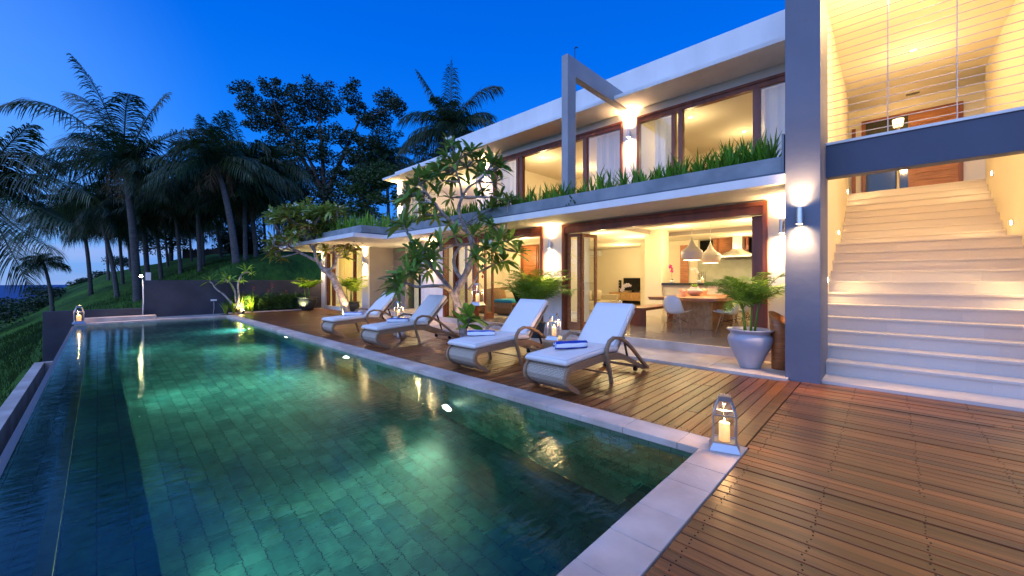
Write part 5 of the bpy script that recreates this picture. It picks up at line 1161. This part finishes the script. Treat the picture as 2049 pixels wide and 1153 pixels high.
pts = [(485, 175), (505, 205), (540, 180), (575, 205), (600, 190), (640, 185), (655, 215), (625, 225), (700, 190), (712, 215), (735, 240), (775, 200), (790, 212), (760, 235), (525, 235), (560, 255), (590, 270), (625, 265), (665, 270), (700, 275), (735, 285), (560, 295), (590, 310), (625, 305), (660, 315), (700, 315), (735, 320), (755, 300), (600, 345), (640, 350), (680, 350), (720, 355), (545, 215), (765, 270), (580, 235), (510, 250), (570, 340), (750, 345)]
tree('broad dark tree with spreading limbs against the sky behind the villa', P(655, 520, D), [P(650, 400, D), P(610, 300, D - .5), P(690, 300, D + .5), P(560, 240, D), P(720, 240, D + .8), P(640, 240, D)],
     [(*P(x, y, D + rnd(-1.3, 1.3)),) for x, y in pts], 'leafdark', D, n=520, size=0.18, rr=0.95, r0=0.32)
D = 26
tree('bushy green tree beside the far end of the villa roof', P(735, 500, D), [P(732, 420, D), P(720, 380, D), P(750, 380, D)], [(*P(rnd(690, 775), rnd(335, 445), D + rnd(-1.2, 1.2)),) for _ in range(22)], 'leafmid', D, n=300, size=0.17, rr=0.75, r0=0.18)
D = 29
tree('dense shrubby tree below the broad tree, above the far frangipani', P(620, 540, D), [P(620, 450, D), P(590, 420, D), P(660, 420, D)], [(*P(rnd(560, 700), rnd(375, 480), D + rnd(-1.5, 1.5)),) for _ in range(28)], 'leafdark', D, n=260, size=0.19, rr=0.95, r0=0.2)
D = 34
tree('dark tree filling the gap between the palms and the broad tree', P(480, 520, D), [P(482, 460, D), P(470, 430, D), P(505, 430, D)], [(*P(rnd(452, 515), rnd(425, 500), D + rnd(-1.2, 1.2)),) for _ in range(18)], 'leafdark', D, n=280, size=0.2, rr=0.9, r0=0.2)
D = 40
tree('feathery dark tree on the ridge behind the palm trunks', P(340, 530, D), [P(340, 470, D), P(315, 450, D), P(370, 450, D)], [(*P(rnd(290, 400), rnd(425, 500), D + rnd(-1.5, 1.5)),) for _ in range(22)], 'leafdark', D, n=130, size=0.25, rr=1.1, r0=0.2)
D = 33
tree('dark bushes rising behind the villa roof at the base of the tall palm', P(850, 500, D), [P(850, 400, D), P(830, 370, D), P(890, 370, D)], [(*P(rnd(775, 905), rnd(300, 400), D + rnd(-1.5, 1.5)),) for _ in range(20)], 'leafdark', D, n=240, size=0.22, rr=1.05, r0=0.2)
# shrubs on the slope edge against the sea
def shrub(label, c_, rx, rz_, n, size, leafm='leafdark'):
    t = thing('shrub', label, 'shrub', (c_[0], c_[1], c_[2] - rz_), 0, 'dark shrubs along the edge of the slope'); m = MB()
    for k in range(7):
        o = Vector((rnd(-1, 1) * rx, rnd(-1, 1) * rx, rnd(-0.5, 0.7) * rz_)); leafcloud(m, Vector(c_) + o * 0.75, rx * 0.5, rz_ * 0.55, n // 7, size)
    m.build('leaves', leafm, t); m = MB()
    for k in range(4): m.tube([Vector(c_) - UP * rz_ * 1.1, Vector(c_) + Vector((rnd(-.5, .5) * rx, rnd(-.5, .5) * rx, 0.3 * rz_))], [0.04, 0.012], 5)
    m.build('stems', 'barkd', t)
for (x, y, D, rx, rz_, lb) in ((18, 622, 28, 1.6, 0.9, 'dark shrub at the left edge below the sea horizon'), (55, 606, 31, 1.7, 0.8, 'broad dark shrub left of the small low palm'), (92, 590, 34, 1.4, 0.8, 'dark shrub just behind the small low palm'),
                           (152, 565, 40, 1.2, 0.6, 'low shrub on the crest left of the slim palm'), (200, 551, 42, 1.3, 0.7, 'low shrub on the crest between the first palm trunks'), (240, 528, 44, 1.6, 1.0, 'taller dark shrub on the crest left of the thick trunk'), (-25, 640, 24, 1.6, 1.2, 'dark shrub half outside the left edge of the view')):
    shrub(lb, tuple(P(x, y, D)), rx, rz_, 1500, 0.17)
# grass tufts on the near slope (one uncountable mass)
random.seed(9); m = MB()
for _ in range(26000):
    a = rnd(0, 1); x = rnd(-9, -1.7); y = rnd(8, 34)
    if rnd(0, 1) < 0.25: x = rnd(-9, 6); y = rnd(20.2, 34)
    z = terr(x, y); h = rnd(0.07, 0.24); an = rnd(0, 6.28); d = Vector((cos(an) * 0.06, sin(an) * 0.06, h))
    m.add([(x - 0.012, y, z - 0.02), (x + 0.012, y + 0.008, z - 0.02), (x + d.x, y + d.y, z + d.z)], [(0, 1, 2)])
tag(m.build('slope_grass', 'leafmid'), 'rough green grass covering the slope beyond the pool', 'grass', kind='stuff')

# iris blades in the planter of the upper floor
random.seed(21); m = MB()
def tuft(m, x, y, z, n, h, spread):
    for _ in range(n):
        a = rnd(0, 6.28); r_ = rnd(0.1, 1) * spread; hh = h * rnd(0.6, 1.15); b = Vector((x + rnd(-.03, .03), y + rnd(-.03, .03), z)); tip = b + Vector((cos(a) * r_, sin(a) * r_, hh)); c_ = b + Vector((cos(a) * r_ * 0.25, sin(a) * r_ * 0.25, hh * 0.7))
        m.blade(b, tip, c_, rnd(0.024, 0.042), (-sin(a), cos(a), 0), 3, prof=lambda q: 1 - 0.35 * q)
y = 1.25
while y < 11.7:
    for x in (6.72, 6.9, 7.15): tuft(m, x + rnd(-.07, .07), y + rnd(-.06, .06), 2.98, random.choice((5, 9, 13, 15)), rnd(0.24, 0.50), 0.27)
    y += 0.15 if y > 2 else 0.12
for _ in range(24): tuft(m, rnd(6.7, 7.1), rnd(1.2, 2.0), 2.98, 8, 0.5, 0.25)
y = 12.0
while y < 19.6:
    for x in (5.85, 6.15, 6.6, 7.1): tuft(m, x + rnd(-.1, .1), y + rnd(-.06, .06), 2.98, 8, rnd(0.40, 0.66), 0.22)
    y += 0.24
tag(m.build('planter_grass', 'iris'), 'green iris-like blades growing thickly along the roof planter', 'planter plants', kind='stuff')
t = thing('creeper_sprig', 'tiny creeper growing on the planter face below the portal post', 'creeper', tuple(P(1148, 395, 8.2)))
m = MB(); q = P(1148, 398, 7.9); q.x = 6.492
for k in range(9):
    p = q + Vector((0, rnd(-.12, .12), -0.02 * k + rnd(-.03, .03))); m.add([p, p + Vector((-0.012, 0.02, 0.03)), p + Vector((-0.015, 0, 0.05)), p + Vector((-0.012, -0.02, 0.03))], [(0, 1, 2, 3)])
m.build('leaves', 'leafmid', t)

# frangipani ----------------------------------------------------------
def rosette(m, p, d, n, L_, w, flowers=None):
    d = Vector(d).normalized(); s0 = d.orthogonal().normalized(); s1 = d.cross(s0)
    for i in range(n):
        a = i * 2.399 + rnd(-.2, .2); el = radians(rnd(-12, 75)); rd = s0 * cos(a) + s1 * sin(a); v = (rd * cos(el) + d * sin(el)).normalized(); ln = L_ * rnd(0.7, 1.15)
        b = p - d * rnd(0, 0.06); tip = b + v * ln - UP * ln * rnd(0.05, 0.38); c_ = b + v * ln * 0.55 + UP * 0.05 * ln; side = v.cross(UP); side = side if side.length > 0.1 else Vector((1, 0, 0))
        side = (side.normalized() + Vector((rnd(-.4, .4), rnd(-.4, .4), rnd(-.5, .5)))).normalized()
        m.blade(b + v * 0.02, tip, c_, w * rnd(0.8, 1.15), side, 5, prof=lambda q: max(0.12, sin(pi * min(1, 0.06 + q * 0.90)) ** 0.8))
def flower(m, p, s=0.035):
    for k in range(5):
        a = k * 2 * pi / 5; d = Vector((cos(a) * R[0] * -1 - 0.3, cos(a) * -R[1] - 0.2, sin(a))).normalized(); m.blade(p, p + d * s, p + d * s * 0.5, s * 0.8, d.cross(Vector(F + (0,))), 2)
def frangipani(label, skel, roots, leaves, leafm, nleaf, L_, w, flowers=0, name='frangipani_tree', upd=0.9, orient=None):
    base = Vector(skel[0][0][0]); t = thing(name, label, 'frangipani', base)
    m = MB()
    for pts, r0, r1 in skel:
        n = len(pts); sm = []
        for i in range(n - 1):
            for q in range(4):
                f = q / 4; a = Vector(pts[max(i - 1, 0)]); b = Vector(pts[i]); c_ = Vector(pts[i + 1]); e = Vector(pts[min(i + 2, n - 1)])
                sm.append(0.5 * ((2 * b) + (c_ - a) * f + (2 * a - 5 * b + 4 * c_ - e) * f * f + (3 * b - a - 3 * c_ + e) * f ** 3))
        sm.append(Vector(pts[-1])); k = len(sm)
        m.tube(sm, [(r0 + (r1 - r0) * i / (k - 1)) * (1 + 0.10 * sin(i * 1.7)) for i in range(k)], 9)
    nodes = [Vector(p) for pts, _, _ in skel for p in pts]
    lm = MB(); fm = MB()
    for (p, sc) in leaves:
        p = Vector(p); c_ = min(nodes, key=lambda q: (q - p).length + (0.5 if q.z > p.z + 0.2 else 0))
        if (c_ - p).length > 0.04:
            mid = (c_ + p) / 2 + Vector((rnd(-.05, .05), rnd(-.05, .05), rnd(-.06, 0.02))); m.tube(bez(c_, mid, p, 5), [0.028 * sc ** 0.5 - 0.010 * i / 5 for i in range(6)], 6)
        d = ((p - c_).normalized() * 0.8 + UP * upd)
        rosette(lm, p, d, nleaf, L_ * sc, w * sc)
        if rnd(0, 1) < flowers:
            for _ in range(7): flower(fm, p + d.normalized() * 0.12 + Vector((rnd(-.07, .07), rnd(-.07, .07), rnd(-.02, .07))))
    m.build('trunk', 'bark', t, smooth=True); lm.build('foliage', leafm, t)
    if fm.v: fm.build('flowers', 'petal', t)
    return t
random.seed(31)
D = 8.9
A = lambda x, y, d=0.0: P(x, y, D + d)
b0 = G(930, 684, 0.0); DA = b0.x * F[0] + b0.y * F[1]
skA = [([A(930, 700), A(925, 655), A(918, 620), A(912, 588), A(926, 560), A(938, 535), A(946, 505), A(944, 480, .2)], 0.10, 0.062),
       ([A(912, 600), A(897, 575, -.1), A(880, 552, -.3), A(862, 533, -.5), A(840, 512, -.6)], 0.07, 0.03),
       ([A(900, 580, -.1), A(888, 574, -.5), A(868, 572, -.8), A(835, 574, -1.0), A(812, 566, -1.1)], 0.05, 0.02),
       ([A(926, 560), A(914, 545, .1), A(908, 525, .2), A(913, 505, .2), A(925, 490, .2)], 0.05, 0.03),
       ([A(944, 485, .2), A(935, 465, .2), A(912, 448, .1), A(888, 430, -.1), A(868, 405, -.2), A(850, 382, -.3), A(842, 368, -.3)], 0.05, 0.022),
       ([A(944, 485, .2), A(928, 450, .4), A(918, 420, .4), A(925, 395, .4), A(938, 375, .3), A(958, 362, .3), A(975, 345, .3)], 0.05, 0.018),
       ([A(925, 395, .4), A(920, 365, .3), A(912, 340, .2), A(918, 318, .2)], 0.03, 0.018),
       ([A(946, 500), A(968, 495, .1), A(988, 490, .2), A(1010, 483, .3)], 0.035, 0.018),
       ([A(944, 490, .2), A(915, 490, -.2), A(885, 500, -.4)], 0.03, 0.018),
       ([A(938, 580), A(952, 560, -.1), A(958, 545, -.1)], 0.03, 0.02)]
lvA = [(925, 303, .2, .9), (945, 300, .4, .9), (960, 318, .5, .9), (895, 312, .3, .85), (908, 325, 0, .9), (985, 325, .3, 1), (1000, 335, .5, .9), (875, 338, .2, .9), (935, 335, .6, .9), (965, 345, .1, .9), (855, 360, -.3, 1), (830, 372, -.3, 1), (885, 362, .3, .9), (905, 350, .5, .9),
       (815, 392, -.4, 1), (808, 402, -.2, .9), (848, 395, .1, .9), (990, 365, .4, .9), (1000, 395, .3, .9), (985, 415, .4, .85), (955, 395, .7, .85), (900, 395, .7, .8), (872, 430, .2, .8), (845, 428, -.2, .8), (805, 447, -.5, 1), (898, 448, .5, .75), (960, 438, .5, .8), (940, 455, .6, .8),
       (985, 450, .4, .8), (910, 470, -.2, 1), (880, 490, -.4, 1), (948, 468, -.3, .9), (1000, 478, .1, 1.05), (1022, 480, .3, 1.05), (975, 497, -.3, 1.05), (1035, 505, .4, 1), (955, 512, -.4, 1), (990, 505, .1, 1), (850, 500, -.5, 1.05), (868, 520, -.6, 1.05), (835, 528, -.7, 1.05), (855, 540, -.3, 1), (800, 556, -1.1, 1.1), (818, 545, -1.0, 1.05), (792, 572, -1.0, 1.05), (825, 500, -.6, .9), (1010, 520, .2, .9)]
frangipani('big gnarled frangipani with long glossy leaves between the second and third loungers', skA, None, [(A(x, y, d), s) for x, y, d, s in lvA] + [(A(x + rnd(-24, 24), y + rnd(-18, 16), d + rnd(-.35, .35)), s * rnd(0.7, 0.9)) for x, y, d, s in lvA[::2]], 'fleaf', 17, 0.43, 0.10, 0.12)
D = 14.6
skB = [([A(695, 636, .1), A(690, 608), A(676, 575), A(664, 552), A(648, 540)], 0.15, 0.11),
       ([A(648, 540), A(634, 520), A(628, 495, -.1), A(622, 465, -.2)], 0.08, 0.035), ([A(634, 522), A(605, 508), A(575, 490, .2), A(560, 470, .2)], 0.06, 0.025), ([A(650, 542), A(668, 535), A(673, 515), A(668, 495, .2), A(680, 475, .2)], 0.06, 0.03),
       ([A(630, 505), A(612, 475, .2), A(600, 450, .3), A(590, 430, .2)], 0.045, 0.02), ([A(628, 495), A(650, 470, .4), A(665, 445, .4)], 0.04, 0.02), ([A(600, 505), A(572, 498, -.3), A(550, 492, -.4)], 0.03, 0.018)]
random.seed(33); lvB = []
for _ in range(100):
    x = rnd(537, 702); top = 408 + 0.0035 * (x - 620) ** 2; y = rnd(top, 478 + 0.25 * abs(x - 620)); lvB.append((A(x, y, rnd(-.8, .8)), rnd(.8, 1.1)))
for x, y in ((700, 500), (690, 515), (712, 488), (545, 505), (560, 515), (680, 455), (650, 500), (545, 480)): lvB.append((A(x, y, rnd(-.5, .4)), 1.0))
frangipani('far frangipani with a leaning trunk and round olive crown dotted with white flowers', skB, None, lvB, 'fleaf2', 17, 0.44, 0.10, 0.35)
b_ = G(470, 622, 0.02); D = b_.x * F[0] + b_.y * F[1]; D = 15.9
skC = [([A(472, 618), A(460, 603), A(448, 590), A(432, 578), A(424, 566)], 0.05, 0.02), ([A(474, 618), A(472, 600), A(470, 582), A(462, 568), A(455, 560)], 0.045, 0.02), ([A(475, 615), A(478, 595), A(476, 570), A(482, 552), A(492, 545)], 0.045, 0.018)]
frangipani('young three-stemmed frangipani lit from below at the far end of the pool', skC, None, [(A(x, y), s * 1.35) for x, y, s in ((420, 562, .75), (452, 556, .8), (460, 562, .8), (447, 565, .7), (494, 541, .8), (484, 560, .5), (505, 546, .5))], 'areca', 10, 0.42, 0.08, 0.0, name='frangipani_sapling')
D = 7.0
b_ = G(933, 700, 0); D = b_.x * F[0] + b_.y * F[1]
frangipani('broad-leaved young plant with yellow-green leaves between the second and third loungers', [([A(933, 702), A(933, 680), A(934, 655)], 0.014, 0.010)], None, [(A(934, 648), 1.5), (A(940, 634), 1.3)], 'areca', 12, 0.34, 0.13, 0, name='young_plant', upd=1.6)

# palms in pots -------------------------------------------------------
def areca_plant(label, base, nst, h, fr, mname, seed, spread=0.5, ll=0.22, lw=0.02, name='areca_palm', leafn=24, pts_dir=None):
    random.seed(seed); base = Vector(base); t = thing(name, label, 'potted palm', base); st = MB(); lf = MB()
    for i in range(nst):
        a = i * 2.4; r_ = 0.05 + 0.05 * rnd(0, 1); b = base + Vector((cos(a) * r_, sin(a) * r_, 0)); tp = b + Vector((cos(a) * 0.06, sin(a) * 0.06, h * rnd(0.6, 1)))
        st.tube([b, (b + tp) / 2, tp], [0.020, 0.016, 0.010], 7)
        for k in range(fr):
            az = a + k * 2.4 + rnd(-.4, .4); el = radians(rnd(35, 80)); ln = spread * rnd(0.75, 1.25); d = Vector((cos(az) * cos(el), sin(az) * cos(el), sin(el)))
            c_ = tp + d * ln * 0.6; e = tp + d * ln * 0.85 + Vector((cos(az), sin(az), 0)) * ln * 0.35 - UP * ln * 0.15
            pt = bez(tp, c_, e, 10); lf.tube(pt, [0.007 * (1 - 0.7 * q / 10) for q in range(11)], 5, cap=False); pinnate(lf, pt, ll, leafn, droop=0.35, lw=lw, vshape=0.25, seg=3)
    if pts_dir:
        for (tip, ctrl) in pts_dir:
            tp = base + UP * h * 0.8; pt = bez(tp, Vector(ctrl), Vector(tip), 10); lf.tube(pt, [0.008 * (1 - 0.7 * q / 10) for q in range(11)], 5, cap=False); pinnate(lf, pt, ll * 1.1, leafn + 6, droop=0.35, lw=lw, vshape=0.2, seg=3)
    st.build('stem', 'areca', t, smooth=True); lf.build('frond', mname, t); return t
areca_plant('feathery palm growing in the white urn by the pillar', (UL[0], UL[1], UL[2] + 0.49), 4, 0.52, 7, 'areca', 3, 0.62, 0.19, 0.017, leafn=28, pts_dir=[(P(1412, 572, 5.8), P(1440, 545, 5.9)), (P(1572, 580, 6.2), P(1540, 590, 6.0)), (P(1455, 625, 5.5), P(1465, 585, 5.7))])
q = G(1085, 655, 0.03); q = Vector((6.95, 5.85, 0.03))
clay2 = thing('dark_pot', 'dark pot hidden behind the second lounger holding the areca palm', 'planter', q); MB().lathe([(0, 0), (0.15, 0), (0.2, 0.3), (0.22, 0.34), (0.0, 0.3)], q, 24).build('pot_body', 'potdark', clay2, smooth=True)
areca_plant('bushy areca palm in front of the pier between the two openings', (q.x, q.y, 0.34), 7, 0.65, 7, 'areca', 8, 0.85, 0.28, 0.020, leafn=32, pts_dir=[(P(1000, 528, 8.9), P(1040, 505, 9)), (P(1145, 590, 8.6), P(1120, 560, 8.9))])
areca_plant('lime green plant in the far dark pot by the garden wall', (FP1[0], FP1[1], 0.52), 4, 0.50, 4, 'lime', 14, 0.58, 0.34, 0.055, leafn=12, name='lit_pot_plant')
areca_plant('lime green palm in the dark pot behind the leaning frangipani', (FP2[0], FP2[1], 0.46), 4, 0.62, 5, 'lime', 15, 0.66, 0.28, 0.035, leafn=16, name='lit_pot_plant')
light('SPOT', (FP1[0] - 0.5, FP1[1] - 0.4, 0.08), 90, (0.95, 0.9, 0.35), 0.03, spot=80, d=(0.45, 0.35, 0.9), name='uplight')
light('SPOT', (FP2[0] - 0.5, FP2[1] - 0.5, 0.08), 90, (0.95, 0.9, 0.35), 0.03, spot=80, d=(0.4, 0.4, 0.9), name='uplight')
# lit grass clump by the sapling, fern bed
random.seed(50); q = P(485, 612, 16.2)
t = thing('lit_grass_clump', 'bright yellow-green grass clump glowing in an uplight beside the sapling', 'grass clump', (q.x, q.y, 0)); m = MB()
for k in range(11): tuft(m, q.x + rnd(-.7, .6), q.y + rnd(-.35, .35), 0.0, 22, rnd(0.45, 0.72), 0.36)
m.build('blades', 'lime', t)
gu = thing('garden_uplight', 'small ground spotlight hidden in the glowing grass clump', 'spotlight', (q.x - 0.1, q.y - 0.55, 0.03)); MB().tube([(q.x - 0.1, q.y - 0.55, 0.0), (q.x - 0.07, q.y - 0.48, 0.10)], 0.04, 12).build('housing', 'black', gu); MB().tube([(q.x - 0.07, q.y - 0.48, 0.10), (q.x - 0.068, q.y - 0.475, 0.104)], 0.033, 12).build('bulb', 'lampe', gu)
light('SPOT', (q.x - 0.06, q.y - 0.45, 0.12), 150, (1.0, 0.86, 0.35), 0.03, parent=gu, spot=120, d=(0.1, 0.5, 0.75))
m = MB()
for k in range(210):
    x = rnd(3.75, 6.35); y = rnd(19.2, 19.65); h = rnd(0.45, 0.8); a = rnd(0, 6.28)
    for _ in range(4):
        a = rnd(0, 6.28); b = Vector((x, y, 0)); tip = b + Vector((cos(a) * 0.3, sin(a) * 0.25, h * rnd(.5, 1.1))); c_ = b + Vector((cos(a) * 0.06, sin(a) * 0.06, h)); pinnate(m, bez(b, c_, tip, 5), 0.16, 8, lw=0.035, droop=0.3, seg=2)
tag(m.build('fern_bed', 'fern'), 'dense dark green ferny planting along the foot of the far garden wall', 'ferns', kind='stuff')
for k, x in enumerate((4.15, 4.5, 5.05, 5.2, 5.75)):
    hz = (0.62, 0.85, 0.70, 0.95, 0.66)[k] - 0.70
    t = thing('heliconia', ['red heliconia spike at the left end of the fern bed', 'second red heliconia spike, left of the middle of the fern bed', 'middle red heliconia spike above the ferns', 'orange-red heliconia spike just right of the middle of the bed', 'red heliconia spike nearest the far dark pot'][k], 'flower', (x, 19.4, 0), 0, 'heliconia flowers in the fern bed')
    MB().tube([(x, 19.4, 0), (x + 0.03, 19.4, 0.78 + hz)], 0.012, 5).build('stem', 'fern', t); m = MB()
    for j in range(5): m.blade((x + 0.03, 19.4, 0.70 + hz + 0.05 * j), (x + 0.03 + (0.06 if j % 2 else -0.06), 19.38, 0.76 + hz + 0.05 * j), (x + 0.03, 19.4, 0.72 + hz + 0.05 * j), 0.025, (0, 0, 1), 2)
    m.build('bracts', 'heli', t)
# uplights at the two frangipani trunks
for (x, y, z, d, lb, pw) in ((b0.x - 0.3, b0.y - 0.35, 0.03, (0.35, 0.35, 1), 'small ground spotlight at the foot of the big frangipani', 70), (6.15, 14.05, 0.03, (0.15, 0.35, 1), 'small ground spotlight at the foot of the far frangipani', 150)):
    t = thing('garden_uplight', lb, 'spotlight', (x, y, 0)); MB().tube([(x, y, 0), (x, y, 0.09)], 0.035, 12).build('housing', 'black', t); MB().tube([(x, y, 0.09), (x, y, 0.093)], 0.03, 12).build('bulb', 'lampe', t)
    light('SPOT', (x, y, 0.11), pw, WARM, 0.03, parent=t, spot=75, d=d)
# leafy plant inside the lounge
random.seed(60); t = thing('house_plant', 'dark broad-leaved house plant behind the areca palm, inside the lounge', 'plant', (8.6, 8.0, ZF)); m = MB()
for k in range(12):
    a = k * 2.4; b = Vector((8.6, 7.9, 0.5)); ln = rnd(0.5, 0.9); d = Vector((cos(a) * 0.5, sin(a) * 0.5, 1)).normalized(); m.blade(b, b + d * ln, b + d * ln * 0.5 + UP * 0.2, 0.2, (-sin(a), cos(a), 0), 5)
m.build('leaves', 'leafmid', t); MB().lathe([(0, 0), (0.16, 0), (0.2, 0.34), (0, 0.32)], (8.6, 7.9, ZF), 20).build('pot', 'potdark', t, smooth=True)
